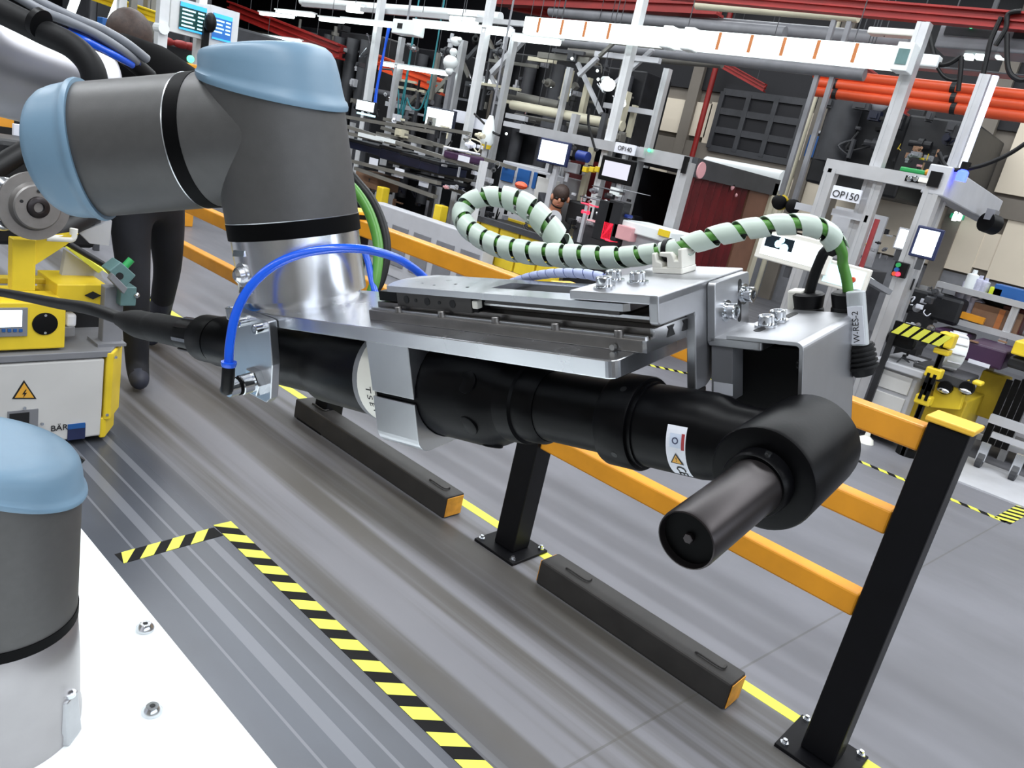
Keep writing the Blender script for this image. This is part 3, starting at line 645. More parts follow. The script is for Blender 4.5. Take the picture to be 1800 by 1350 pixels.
# lettering on the white band by the clamp
for i, ch in enumerate('TSEV'):
    a = 180 + i*9.5
    dn = TD(0, math.cos(math.radians(a)), math.sin(math.radians(a)))
    p = TOOL @ Vector((121, AV+31.75*math.cos(math.radians(a)), AN+31.75*math.sin(math.radians(a))))
    e = TD(1, 0, 0); text('band_lettering', ch, 0.0075, planeM(p, dn.cross(e)*-1, e), M['ink'], nr, ext=0.00005)
# tail: plug, strain relief and lead
rev([(-122, 21), (-150, 21), (-156, 17)], 'tail_cap', M['blkpl'])
for a in range(0, 360, 45):
    d = Vector((0, math.cos(math.radians(a)), math.sin(math.radians(a))))
    tb_(MB().box(-186, -152, -1.6, 1.6, 14.2, 16.4).tf(Matrix.Translation((0, AV, AN)) @ Matrix.Rotation(math.radians(a), 4, 'X')), 'coupling_rib', M['blk2'] if a % 90 else M['steel'], nr)
rev([(-156, 15.2), (-188, 15.2), (-189, 13)], 'coupling', M['blkpl'])
ld = thing('driver_lead', 'thick black lead with rubber strain relief running left from the nutrunner', 'cable', TP(-300, AV, AN))
tail = [T(395, 588, 1, AV), T(330, 584, 1, AV), T(262, 572, 1, AV)]
sl = [Vector((-188, AV, AN)), Vector((-215, AV, AN+0.5)), Vector((-250, AV, AN+1)), Vector(T(262, 574, 1, AV)), Vector(T(212, 561, 1, AV))]
mb = MB().tube(smooth_path(sl, 6), [14.2]*(4*6-3)+[13, 11, 9, 8], 20); tb_(mb, 'strain_relief', M['rubber'], ld, smooth=True)
cp = [sl[-1]+ (sl[-2]-sl[-1])*0.2, Vector(T(160, 543, 1, AV)), Vector(T(100, 533, 1, AV+20)), Vector(T(50, 523, 1, AV+40)), Vector(T(0, 514, 1, AV+60)), Vector(T(-60, 508, 1, AV+70))]
tb_(MB().tube(smooth_path(cp, 8), 7.0, 16), 'lead', M['cabk'], ld, smooth=True)

# ------------------------------------------------------------------ hoses and cables on the arm
def ribbon(path, rad, pitch, width, seg=16, phase=0.0, th=0.00035):
    """open helical band lying on a tube of radius rad(s) around path (world metres)"""
    P = resample(path, pitch/seg); fr = frames(P); n = len(P); step = (P[1]-P[0]).length
    vs = []; fs = []; W = 4
    def pt(x, ang, r):
        x = min(max(x, 0), n-1.001); i = int(x); f = x-i
        c = P[i].lerp(P[i+1], f); a = fr[i][1].lerp(fr[i+1][1], f); b = fr[i][2].lerp(fr[i+1][2], f)
        return c + a*(r*math.cos(ang)) + b*(r*math.sin(ang))
    wi = width/step
    for i in range(n):
        ang = phase + 2*PI*i/seg; r = rad(i/(n-1))
        for w in range(W+1):
            e = abs(w/W-0.5)*2
            vs.append(pt(i+(w/W-0.5)*wi, ang, r - 0.0002*e**3))
        for w in range(W, -1, -1): vs.append(pt(i+(w/W-0.5)*wi, ang, r-0.0007))
    K = 2*(W+1)
    for i in range(n-1):
        for k in range(K):
            j = (k+1) % K; fs.append((i*K+k, i*K+j, i*K+K+j, i*K+K+k))
    fs.append(tuple(range(K))); fs.append(tuple(range((n-1)*K, n*K)))
    return MB().add(vs, fs)
def twin(path, r, turns, rad_in):
    P = resample(path, 0.004); fr = frames(P); n = len(P); A = []; Bp = []
    for i, (p, (t, a, b)) in enumerate(zip(P, fr)):
        an = turns[0] + (turns[1]-turns[0])*i/n; d = a*math.cos(an)+b*math.sin(an); q = rad_in(i/(n-1))
        A.append(p+d*q); Bp.append(p-d*q)
    return A, Bp
loop = [(993, 452, 80), (982, 424, 74), (958, 392, 72), (925, 362, 72), (886, 347, 70), (850, 346, 64), (822, 358, 57), (811, 378, 51), (826, 404, 47), (870, 430, 45), (930, 444, 44), (1000, 450, 43),
        (1080, 453, 41), (1150, 446, 39), (1190, 438, 38), (1230, 424, 42), (1275, 411, 48), (1325, 401, 56), (1380, 394, 66), (1430, 398, 76), (1461, 416, 85), (1474, 442, 90)]
pl = smooth_path([TOOL @ Vector(T(a, b, 1, c)) for a, b, c in loop], 8)
cb = thing('spiral_wrapped_cables', 'looped green and black cables in milky spiral wrap arching over the tool', 'cable', TP(300, 38, 34))
RK = ((0, 0.0084), (0.15, 0.0082), (0.2, 0.0066), (0.3, 0.0068), (0.42, 0.0076), (0.58, 0.0072), (0.68, 0.0060), (0.8, 0.0056), (1.01, 0.0056))
def rad(s):
    for (a, x), (b, y) in zip(RK, RK[1:]):
        if s <= b: return x+(y-x)*(s-a)/(b-a)
    return RK[-1][1]
ribbon(pl, rad, 0.0136, 0.0103, phase=0.6).build('spiral_wrap', M['wrap'], cb, smooth=True)
ga, bk = twin(pl, 0.003, (2.0, 3.6), lambda s: rad(s)*0.40)
gend = [TOOL @ Vector(p) for p in (Vector(T(1481, 462, 1, 92)), Vector(T(1488, 490, 1, 93)), Vector(T(1491, 520, 1, 93)), Vector((g2.x, 93, g2.z)))]
bend = [TOOL @ Vector(p) for p in (Vector(T(1452, 440, 1, 92)), Vector(T(1440, 462, 1, 93)), Vector(T(1428, 495, 1, 93)), Vector(T(1421, 525, 1, 93)), Vector((g1.x, 93, g1.z)))]
MB().tube(smooth_path(ga[::3]+gend, 3), 0.0027, 12).build('green_cable', M['cagn'], cb, smooth=True)
MB().tube(smooth_path(bk[::3]+bend, 3), 0.0028, 12).build('black_cable', M['cabk'], cb, smooth=True)
p0 = TOOL @ Vector(T(1172, 441, 1, 38)); p1 = TOOL @ Vector(T(1180, 440, 1, 38))
MB().cyl(p0, p1, 0.0063, n=24).build('cable_tie', M['blkpl'], cb, smooth=True)
# blue air hose
wv = Vector((math.cos(math.radians(-32)), math.sin(math.radians(-32)), 0))
def TW(px, py, off):
    r = B.transposed() @ Vector(((px-900)/FPX, (py-675)/FPX, 1)); o = B.transposed() @ O_C
    t = (off/1000 + o.dot(wv))/r.dot(wv); return TOOL @ Vector((r*t-o)*1000)
ah = thing('blue_air_hose', 'bright blue air hose arching in front of the silver tool flange', 'hose', TOOL @ Vector((10, -70, -50)))
fo = hbM @ Vector((6, -29, -47))
hp = [TW(402, 642, 58), TW(404, 605, 59), TW(414, 553, 60), TW(438, 507, 60), TW(478, 469, 60), TW(530, 446, 60), TW(590, 437, 58), TW(645, 439, 52), TW(695, 453, 40), TW(730, 474, 28), TW(752, 494, 22)]
MB().tube(smooth_path(hp, 8), 0.0031, 14).build('hose', M['cabl'], ah, smooth=True)
el = [hp[0]+(hp[1]-hp[0])*0.12, hp[0], hp[0]+(hp[0]-hp[1])*0.5, hp[0]+(hp[0]-hp[1])*0.8+(fo-hp[0])*0.25, fo]
MB().tube(smooth_path(el, 6), 0.0043, 16).build('elbow_fitting', M['blkpl'], ah, smooth=True)
dd = (hp[1]-hp[0]).normalized()
MB().lathe(hp[0]-dd*0.001, dd, [(0, 0.0046), (0.002, 0.0052), (0.0035, 0.0052), (0.0035, 0.003)], 20).build('release_ring', M['cabl'], ah, smooth=True)
# small bluish wrapped hose on the slide
sh_ = thing('wrapped_blue_hose', 'thin blue hose in pale spiral wrap lying behind the slide plate', 'hose', TP(240, 22, 22))
sp_ = smooth_path([TOOL @ Vector(T(a, b, 1, v)) for a, b, v in ((880, 505, 26), (915, 492, 24), (945, 484, 22), (985, 480, 20), (1030, 482, 19), (1068, 490, 18))], 8)
MB().tube(sp_, 0.0020, 12).build('hose', M['cabl2'], sh_, smooth=True)
ribbon(sp_, lambda s: 0.0028, 0.0070, 0.0062, phase=0.4).build('spiral_wrap', M['wrapb'], sh_, smooth=True)
# cables behind the flange
def cable(name, label, pts, r, m, cat='cable', n=12):
    o = MB().tube(smooth_path([at(*p) for p in pts], 7), r, n).build(name, m, None, smooth=True, label=label, cat=cat); return o
cable('black_cable', 'black cable curving down behind the right side of the tool flange', ((596, 285, .66), (628, 322, .66), (652, 352, .655), (671, 395, .65), (678, 440, .645), (669, 490, .64), (650, 522, .635)), 0.0046, M['cabk'])
cable('green_cable', 'green cable curving down behind the silver tool flange beside a black one', ((600, 310, .65), (627, 338, .65), (648, 372, .645), (662, 415, .64), (665, 452, .635), (659, 495, .63), (650, 520, .63)), 0.0043, M['cagn'])
cable('blue_hose_tail', 'short blue hose end seen just right of the silver tool flange', ((640, 440, .63), (648, 465, .63), (655, 498, .628), (662, 522, .625)), 0.0028, M['cabl'], 'hose')
# cable loom strapped to the forearm
cable('forearm_hose', 'thick black corrugated hose strapped on the silver forearm tube', ((-45, -8, .63), (0, 18, .635), (40, 38, .64), (80, 58, .645), (122, 78, .65), (150, 102, .652), (164, 128, .655), (168, 160, .66)), 0.0105, M['rubber'], 'hose', 16)
cable('forearm_under_hose', 'flat black hose lying under the grey cables at top left', ((-50, -14, .65), (0, 6, .655), (45, 26, .66), (100, 44, .67), (160, 68, .69), (215, 96, .72), (262, 135, .76)), 0.0080, M['rubber'], 'hose', 16)
cable('grey_cable', 'upper grey cable of the loom along the silver forearm', ((20, -35, .66), (62, -2, .66), (100, 18, .665), (140, 36, .67), (180, 52, .69), (222, 76, .71), (258, 104, .735)), 0.0042, M['cagr'])
cable('grey_cable', 'lower grey cable of the loom running under the zip tie', ((-10, -30, .65), (40, 0, .65), (78, 21, .65), (120, 38, .66), (165, 58, .68), (208, 84, .70), (240, 108, .73)), 0.0040, M['cagr'])
cable('blue_loom_hose', 'dark blue hose beneath the grey cables on the forearm', ((95, 40, .67), (135, 56, .675), (170, 72, .69), (208, 92, .71), (242, 112, .735)), 0.0040, M['cabl2'], 'hose')
cable('blue_loom_hose', 'brighter blue hose lowest in the loom beside the black collar', ((100, 50, .665), (138, 66, .67), (172, 82, .685), (205, 99, .70), (232, 114, .725)), 0.0032, M['cabl'], 'hose')
zc = at(72, 40, .64)
MB().lathe(zc-fa*0.004, (at(95, 55, .64)-at(50, 27, .64)), [(0, 0.0108), (0, 0.0118), (0.005, 0.0118), (0.005, 0.0108)], 24).build('zip_tie', M['blkpl'], None, label='black strap holding the cable loom on the silver forearm', cat='cable tie', smooth=True)

# ------------------------------------------------------------------ safety barrier
fX = 2.2
def post(y, label):
    p = thing('barrier_post', label, 'post', (fX+0.005, y, 0), 'barrier posts')
    MB().box(fX-0.045, fX+0.055, y-0.05, y+0.05, 0.012, 1.058).build('post', M['post'], p, bevel=0.006)
    MB().box(fX-0.053, fX+0.063, y-0.058, y+0.058, 1.056, 1.072).build('post_cap', M['capy'], p, bevel=0.004)
    MB().box(fX-0.10, fX+0.11, y-0.105, y+0.105, 0, 0.012).build('base_plate', M['post'], p, bevel=0.002)
    for dx in (-0.08, 0.09):
        for dy in (-0.085, 0.085):
            MB().lathe((fX+dx, y+dy, 0.012), (0, 0, 1), [(0, 0.013), (0.008, 0.013), (0.008, 0.007), (0.018, 0.007)], 6).build('anchor_bolt', M['steel'], p)
PY = [0.345, 1.63, 2.915, 5.25]
PL = ['black barrier post with yellow cap at right, nearest in view', 'black barrier post on a base plate below the nutrunner', 'third black barrier post, hidden behind the tool flange', 'farthest black barrier post, behind the worker by the cart']
for y, l in zip(PY, PL): post(y, l)
RN = ['upper', 'middle', 'lower']
for i, zt in enumerate((1.036, 0.788, 0.527)):
    for j in range(3):
        y0, y1 = PY[j]+0.052, PY[j+1]-0.052
        w = ['beside the nearest black post', 'between the second and third posts from the right', 'behind the silver tool flange', 'behind the worker by the cart'][j]
        MB().box(fX-0.03, fX+0.035, y0, y1, zt-0.07, zt).build('barrier_rail', M['orange'], None, bevel=0.006, label='%s orange rail of the barrier, bay %s' % (RN[i], w), cat='rail', group='orange barrier rails')
# wheel-stop bars and floor marks
def curb(y0, y1, label):
    c = thing('floor_bar', label, 'floor bar', (2.155, (y0+y1)/2, 0), 'dark floor bars')
    MB().box(2.1, 2.205, y0, y1, 0, 0.098).build('bar', M['curb'], c, bevel=0.008)
    for ye, s in ((y0, -1), (y1, 1)):
        MB().box(2.107, 2.198, ye+s*0.001, ye+s*0.004, 0.007, 0.091).build('end_cap', M['orangecap'], c, bevel=0.001)
    for yh in (y0+0.1, y1-0.14):
        MB().tube(smooth_path([(2.14, yh+0.045, 0.096), (2.14, yh+0.045, 0.104), (2.14, yh-0.04, 0.104), (2.165, yh-0.045, 0.104), (2.165, yh-0.045, 0.096)], 4), 0.0035, 8).build('wire_handle', M['curb'], c)
curb(1.925, 3.05, 'dark steel floor bar with orange end, the farther one behind the clamp')
curb(0.62, 1.405, 'dark steel floor bar with orange end, nearer one below the nutrunner')
MB().box(2.262, 2.312, -1.2, 6.5, 0, 0.0012).build('yellow_floor_line', M['tapey'], None, label='plain yellow line on the floor under the barrier', cat='floor marking')
def hazard(name, label, p0, p1, w, n, lean=0.5, zt=0.0012, start=0):
    """striped floor tape: black strip with separate yellow blocks"""
    p0, p1 = Vector((*p0, 0)), Vector((*p1, 0)); d = (p1-p0); Ln = d.length; d.normalize(); e = Vector((-d.y, d.x, 0))
    t = thing(name, label, 'floor tape', p0)
    def quad(a, b, c, d2, z, nm, m):
        z1 = Vector((0, 0, z)); MB().hull([a, b, c, d2], [a+z1, b+z1, c+z1, d2+z1]).build(nm, m, t)
    quad(p0-e*w/2, p1-e*w/2, p1+e*w/2, p0+e*w/2, zt, 'black_strip', M['tapek'])
    s = Ln/n
    for i in range(n):
        a, b = (i+start)*s, (i+start+0.52)*s
        pts = [p0+d*min(max(x, 0), Ln)+e*y for x, y in ((a+lean*w, -w/2), (b+lean*w, -w/2), (b, w/2), (a, w/2))]
        quad(*pts, zt+0.0004, 'yellow_block', M['tapey'])
    return t
hazard('hazard_tape', 'yellow and black striped floor tape running along beside the white table', (1.318, 2.26), (1.30, 0.35), 0.066, 17, -0.75)
hazard('hazard_tape', 'short crosswise piece of yellow and black striped floor tape by the cart', (0.935, 2.195), (1.28, 2.215), 0.062, 4, -0.9, start=0.25)
hazard('hazard_tape', 'far striped floor tape leading to the corner right of the nearest post', (5.28, 1.7), (5.27, 0.38), 0.05, 12, 0.6)
hazard('hazard_tape', 'far striped floor tape turning off to the right photo edge', (5.26, 0.4), (6.4, 0.28), 0.09, 13, 0.6)
hazard('hazard_tape', 'faint dotted floor tape seen under the end of the mounting plate', (5.45, 3.25), (5.9, 2.7), 0.06, 9, 0.2)
MB().box(5.72, 6.5, -1.5, 0.88, 0, 0.012).build('floor_plate', M['grey'], None, label='pale floor plate strip before the right-hand racks', cat='floor plate')

# ------------------------------------------------------------------ driverless cart
AY = 3.05
def YQ(px, py, Y=AY): p = onY(Y, px, py); return p.x, p.z
cart = thing('assembly_cart', 'yellow and white driverless cart carrying a brake assembly at left', 'cart', (0.6, 3.5, 0))
def yb(p1, p2, d, name, m, Y=AY, par=cart, bevel=0.004, **k):
    (xa, za), (xb, zb) = YQ(*p1, Y), YQ(*p2, Y)
    return MB().box(xa, xb, Y, Y+d, za, zb).build(name, m, par, bevel=bevel, **k)
MB().box(-0.6, 1.195, AY, 3.95, 0.03, 0.366).build('side_panel', M['panel'], cart, bevel=0.008)
MB().prism([(1.2, AY-0.006), (1.225, AY-0.006), (1.30, AY+0.10), (1.30, 3.9), (1.2, 3.9)], 2, 0.10, 0.392).build('corner_bumper', M['yel'], cart, bevel=0.006)
MB().prism([(1.19, AY-0.002), (1.21, AY-0.002), (1.283, AY+0.10), (1.283, 3.9), (1.19, 3.9)], 2, 0.02, 0.11).build('lower_skirt', M['yel'], cart, bevel=0.006)
MB().prism([(-0.6, AY-0.004), (1.215, AY-0.004), (1.29, AY+0.10), (1.29, 3.95), (-0.6, 3.95)], 2, 0.372, 0.40).build('deck_plate', M['grey2'], cart, bevel=0.003)
MB().box(-0.5, 1.1, AY+0.1, 3.8, 0.0, 0.04).build('undercarriage', M['dark'], cart)
for px, py in ((202, 627), (187, 728), (42, 716), (73, 744)):
    x, z = YQ(px, py); MB().lathe((x, AY-0.008, z), (0, -1, 0), [(0, 0.007), (0.003, 0.006)], 10).build('panel_screw', M['steel'], cart)
tri = [YQ(42, 668), YQ(64, 701), YQ(21, 701)]; cxx = sum(p[0] for p in tri)/3; czz = sum(p[1] for p in tri)/3
MB().prism(tri, 1, AY-0.002, AY).build('warning_sign', M['ink'], cart)
MB().prism([(cxx+(a-cxx)*0.78, czz+(b-czz)*0.78) for a, b in tri], 1, AY-0.003, AY).build('warning_sign_field', M['orsticker'], cart)
bz = [(0.004, 0.022), (-0.010, -0.002), (0.0, -0.002), (-0.006, -0.022), (0.011, 0.005), (0.001, 0.004), (0.009, 0.022)]
MB().prism([(cxx+a*0.75, czz-0.004+b*0.75) for a, b in bz], 1, AY-0.004, AY).build('lightning_mark', M['ink'], cart)
hr = yb((13, 723), (66, 760), -0.004, 'recess_frame', M['grey2'], par=cart, bevel=0.001)
yb((16, 727), (50, 760), -0.006, 'recess', M['ink'], par=hr, bevel=0)
yb((119, 748), (149, 770), -0.003, 'navy_sticker', M['bluest'], bevel=0)
yb((119, 746), (149, 751), -0.004, 'navy_sticker_edge', M['blue'], bevel=0)
x, z = YQ(104, 752); text('maker_lettering', 'B\u00c4R', 0.034, planeM((x, AY-0.002, z), (1, 0, 0), (0, 0, 1)), M['ink'], cart, ext=0.001)
# control box with screen
cbx = yb((-60, 532), (114, 612), 0.16, 'control_box', M['yel'], Y=AY+0.02, bevel=0.006)
yb((-40, 541), (47, 590), -0.008, 'screen_frame', M['grey2'], Y=AY+0.02, par=cbx, bevel=0.002)
yb((-36, 545), (37, 573), -0.010, 'screen', M['scr'], Y=AY+0.02, par=cbx, bevel=0)
for i in range(4): yb((2+i*10, 577), (8+i*10, 582), -0.011, 'screen_button', M['blue'], Y=AY+0.02, par=cbx, bevel=0)
x, z = YQ(79, 569, AY+0.02)
MB().lathe((x, AY+0.02, z), (0, -1, 0), [(0, 0.043), (0.004, 0.043), (0.005, 0.038)], 28).build('blanking_plug', M['blkpl'], cbx, smooth=True)
for dz in (0.034, -0.034): MB().cyl((x, AY+0.018, z+dz), (x, AY+0.013, z+dz), 0.005, n=10).build('plug_screw', M['steel'], cbx)
yb((118, 553), (135, 575), 0.05, 'white_cloth_roll', M['paper'], Y=AY+0.12, bevel=0.01)
yb((112, 575), (132, 592), 0.05, 'grey_block', M['grey2'], Y=AY+0.12, bevel=0.004)
yb((108, 540), (178, 595), 0.10, 'dark_bay', M['dark'], Y=AY+0.30)
# raised yellow frame and brake assembly
yb((22, 420), (62, 512), 0.05, 'upright', M['yel'], Y=3.10)
g_ = [YQ(*p, 3.10) for p in ((60, 424), (140, 412), (118, 432), (62, 468))]
MB().prism(g_, 1, 3.11, 3.15).build('gusset', M['yel'], cart)
yb((-40, 488), (110, 500), 0.05, 'cross_bar', M['yel2'], Y=3.28)
yb((-60, 508), (190, 522), 0.06, 'cross_bar', M['yel'], Y=3.34)
yb((100, 500), (187, 536), 0.22, 'yellow_case', M['yel'], Y=3.16)
x, z = YQ(163, 519, 3.155); MB().prism([(x-0.03, z), (x, z+0.016), (x+0.03, z), (x, z-0.016)], 1, 3.15, 3.155).build('diamond_plate', M['ink'], cart)
s1 = [YQ(*p, 3.3) for p in ((116, 440), (177, 480), (187, 505), (108, 488))]
MB().prism(s1, 1, 3.3, 3.33).build('grey_guard_plate', M['grey'], cart)
s1 = [YQ(*p, 3.28) for p in ((117, 436), (124, 434), (178, 472), (170, 478))]
MB().prism(s1, 1, 3.26, 3.3).build('guard_edge', M['tapey'], cart)
s1 = [YQ(*p, 3.5) for p in ((138, 408), (197, 388), (192, 432), (158, 428))]
MB().prism(s1, 1, 3.5, 3.52).build('white_sheet', M['grey'], cart)
yb((185, 505), (213, 612), 0.05, 'grey_upright', M['grey2'], Y=3.12)
MB().box(*[YQ(170, 612, 3.1)[0], YQ(220, 612, 3.1)[0]], 3.09, 3.2, 0.40, 0.412).build('upright_foot', M['grey2'], cart)
h1 = [YQ(*p, 3.10) for p in ((184, 472), (205, 456), (232, 480), (212, 502))]
hb1 = MB().prism(h1, 1, 3.06, 3.14).build('hinge_block', M['teal'], cart, bevel=0.004)
x, z = YQ(210, 485, 3.06); MB().cyl((x, 3.062, z), (x, 3.055, z), 0.014, n=16).build('hinge_bore', M['ink'], hb1)
h2 = [YQ(*p, 3.10) for p in ((188, 474), (214, 500), (207, 510), (182, 484))]
MB().prism(h2, 1, 3.04, 3.07).build('hinge_arm', M['grey2'], cart, bevel=0.003)
yb((213, 505), (239, 538), 0.08, 'hinge_block', M['teal'], Y=3.08)
a_, b2_ = YQ(218, 470, 3.1), YQ(231, 456, 3.1)
MB().cyl((a_[0], 3.1, a_[1]), (b2_[0], 3.1, b2_[1]), 0.014, n=16).build('green_knob', M['green'], cart, smooth=True)
x, z = YQ(240, 519, 3.08); MB().ball((x, 3.08, z), 0.012, 12).build('ball_stud', M['steel'], cart, smooth=True)
a_, b2_ = YQ(120, 428, 3.2), YQ(190, 470, 3.2)
MB().cyl((a_[0], 3.2, a_[1]), (b2_[0], 3.2, b2_[1]), 0.012, n=12).build('pivot_rod', M['dark'], cart, smooth=True)
# brake assembly riding on the cart
bx, bz_ = YQ(66, 366, 3.02)
bd = thing('brake_disc_hub', 'silver brake disc with its hub standing on the yellow cart', 'brake disc', (bx, 3.05, bz_-0.12))
ay = (0.10, -1, 0.05)
MB().lathe((bx, 3.06, bz_), ay, [(0, 0.118), (0.012, 0.118), (0.012, 0.085), (0.02, 0.08), (0.032, 0.078), (0.036, 0.073), (0.036, 0.03)], 56).build('disc', M['iron'], bd, smooth=True)
MB().lathe((bx, 3.06, bz_), ay, [(0.03, 0.04), (0.042, 0.036), (0.046, 0.028), (0.046, 0.018), (0.03, 0.015)], 32).build('hub_nose', M['blk2'], bd, smooth=True)
for k in range(5):
    a = 2*PI*k/5+0.3; c = Vector((bx, 3.06, bz_)) + Vector(ay).normalized()*0.036 + Vector((math.cos(a), 0.08*math.cos(a), math.sin(a)))*0.056
    MB().cyl(c, c+Vector(ay)*0.001, 0.006, n=12).build('stud_hole', M['ink'], bd)
for i, (px, py, r) in enumerate(((8, 322, 0.03), (14, 345, 0.034), (6, 378, 0.032), (-6, 352, 0.04), (4, 398, 0.022))):
    x, z = YQ(px, py, 3.08); MB().ball((x, 3.08, z), r, 14, (1.3, 1, 0.7)).build('knuckle_lug', M['alu'], bd, smooth=True)
x0, z0 = YQ(-40, 315, 3.15); x1, z1 = YQ(75, 245, 3.35)
MB().cyl((x0, 3.15, z0), (x1, 3.35, z1), 0.038, 0.034, 20).build('damper_strut', M['blkpl'], bd, smooth=True)
x, z = YQ(60, 300, 3.3); MB().box(x-0.12, x+0.2, 3.3, 3.5, z-0.14, z+0.10).build('knuckle_carrier', M['dark'], bd, bevel=0.02)
x0, z0 = YQ(112, 420, 3.12); x1, z1 = YQ(130, 402, 3.12)
MB().tube(smooth_path([(x0-0.06, 3.12, z0), (x0, 3.12, z0), (x1-0.005, 3.12, z0+0.004), (x1, 3.12, z1)], 5), 0.014, 12).build('white_stop', M['whtpl'], bd, smooth=True)
x0, z0 = YQ(60, 428, 3.4); x1, z1 = YQ(205, 352, 3.6)
MB().cyl((x0, 3.4, z0), (x1, 3.6, z1), 0.05, 0.04, 16).build('axle_tube', M['dark'], bd, smooth=True)
x, z = YQ(37, 233, 3.5); q = MB().box(x-0.03, x+0.03, 3.48, 3.5, z-0.03, z+0.03).build('white_data_tag', M['paper'], None, label='small square white tag at left edge above the brake disc', cat='tag')
x, z = YQ(-10, 225, 3.9); MB().box(x-0.2, x+0.42, 3.9, 4.2, z-0.5, z+0.16).build('dark_gearbox', M['dark'], None, bevel=0.02, label='dark machine housing at left edge behind the brake disc', cat='machine')
x, z = YQ(4, 213, 3.6); MB().box(x-0.1, x+0.04, 3.6, 3.7, z-0.02, z+0.02).build('orange_case', M['orange'], None, label='orange bar end at left edge under the forearm tube', cat='bar')

# ------------------------------------------------------------------ people
def person(name, label, J, rad, cloth, skinz, hairdir, extra_hair=True, shirt=None):
    """J: joint -> point. One skinned body; hair and shoes are children."""
    bones = [('pelvis','spine'),('spine','chest'),('chest','neck'),('neck','head'),('chest','sh_l'),('sh_l','el_l'),('el_l','wr_l'),('wr_l','ha_l'),
             ('chest','sh_r'),('sh_r','el_r'),('el_r','wr_r'),('wr_r','ha_r'),('pelvis','hip_l'),('hip_l','kn_l'),('kn_l','an_l'),('an_l','to_l'),('pelvis','hip_r'),('hip_r','kn_r'),('kn_r','an_r'),('an_r','to_r')]
    names = ['pelvis'] + [b for a, b in bones]; idx = {n: i for i, n in enumerate(names)}
    vs = [Vector(J[n]) for n in names]; es = [(idx[a], idx[b]) for a, b in bones]; rr = [rad[n.split('_')[0]] for n in names]
    for s in ('l', 'r'):                                               # fingers and thumb
        w, h_ = Vector(J['wr_'+s]), Vector(J['ha_'+s]); d = (h_-w).normalized(); sd = d.cross(Vector((0.3, 0.2, 1))).normalized()
        for k in range(4):
            b0 = h_ + sd*(k-1.5)*0.02 + d*0.01; L = (0.07, 0.08, 0.075, 0.06)[k]; t1 = b0+d*L*0.5; t2 = t1+(d+Vector((0, 0, -0.6))).normalized()*L*0.5
            i0 = len(vs); vs += [b0, t1, t2]; rr += [0.010, 0.009, 0.008]; es += [(idx['ha_'+s], i0), (i0, i0+1), (i0+1, i0+2)]
        i0 = len(vs); vs += [w+(h_-w)*0.5+sd*0.035, w+(h_-w)*0.5+sd*0.05+d*0.05]; rr += [0.011, 0.009]; es += [(idx['ha_'+s], i0), (i0, i0+1)]
    me = bpy.data.meshes.new('tmp'); me.from_pydata(vs, es, []); o = bpy.data.objects.new('tmp', me); COL.objects.link(o)
    m = o.modifiers.new('s', 'SKIN')
    for i, v in enumerate(me.skin_vertices[0].data): v.radius = (rr[i], rr[i]); v.use_root = (i == 0)
    m.use_smooth_shade = True
    o.modifiers.new('d', 'SUBSURF').levels = 2
    me2 = bpy.data.meshes.new_from_object(o.evaluated_get(bpy.context.evaluated_depsgraph_get())); bpy.data.objects.remove(o)
    base = Vector(((J['an_l'][0]+J['an_r'][0])/2, (J['an_l'][1]+J['an_r'][1])/2, 0))
    t = thing(name, label, 'person', base)
    me2.transform(Matrix.Translation(-base)); me2.materials.clear()
    for x in (cloth, M['skin'], M['shoe'], shirt or cloth): me2.materials.append(x)
    keys = {k: Vector(v)-base for k, v in J.items()}
    for p in me2.polygons:
        c = p.center; k = min(keys, key=lambda q: (keys[q]-c).length)
        if k == 'neck' and (keys[k]-c).length > 0.075: k = 'chest'
        p.material_index = 1 if k in ('head', 'neck', 'ha_l', 'ha_r', 'wr_l', 'wr_r') else 2 if k in ('to_l', 'to_r') else 3 if k in ('chest', 'sh_l', 'sh_r', 'el_l', 'el_r', 'spine') else 0
        p.use_smooth = True
    me2.name = 'body'; b = bpy.data.objects.new('body', me2); COL.objects.link(b); b.parent = t; OFF[b.name] = base
    H = Vector(J['head']); f = Vector(hairdir).normalized()            # f = where the face looks
    r = rad['head']
    sd = f.cross(Vector((0, 0, 1))).normalized()
    MB().ball(H-f*0.018+Vector((0, 0, 0.03)), r*1.16, 22, (1, 1, 1.12)).build('hair', M['hair'], t, smooth=True)
    MB().ball(H+f*(r*1.12)+Vector((0, 0, -0.005)), 0.018, 10, (0.8, 0.8, 1.4)).build('nose', M['skin'], t, smooth=True)
    for s in (-1, 1):
        MB().ball(H+sd*s*r*1.12+Vector((0, 0, -0.01)), 0.026, 10, (0.5, 0.7, 1.2)).build('ear', M['skin'], t, smooth=True)
        MB().ball(H+f*r*0.98+sd*s*0.032+Vector((0, 0, 0.012)), 0.013, 8).build('eye', M['ink'], t, smooth=True)
    MB().ball(H+f*r*1.0+Vector((0, 0, -0.05)), 0.02, 8, (1.2, 1.0, 0.35)).build('mouth', mat('lips', '#8d5148', 0.5), t, smooth=True)
    return t
RAD = dict(pelvis=0.155, spine=0.14, chest=0.15, neck=0.058, head=0.088, sh=0.075, el=0.05, wr=0.034, ha=0.036, hip=0.105, kn=0.072, an=0.055, to=0.045)
hd_ = at(222, 72, 3.62)
fl = onZ(0.06, 244, 655); fr_ = onZ(0.06, 275, 548)
fr_ = Vector((1.95, 4.25, 0.06))
pv = onY(3.86, 262, 330); pv.z = 0.92
V_ = Vector
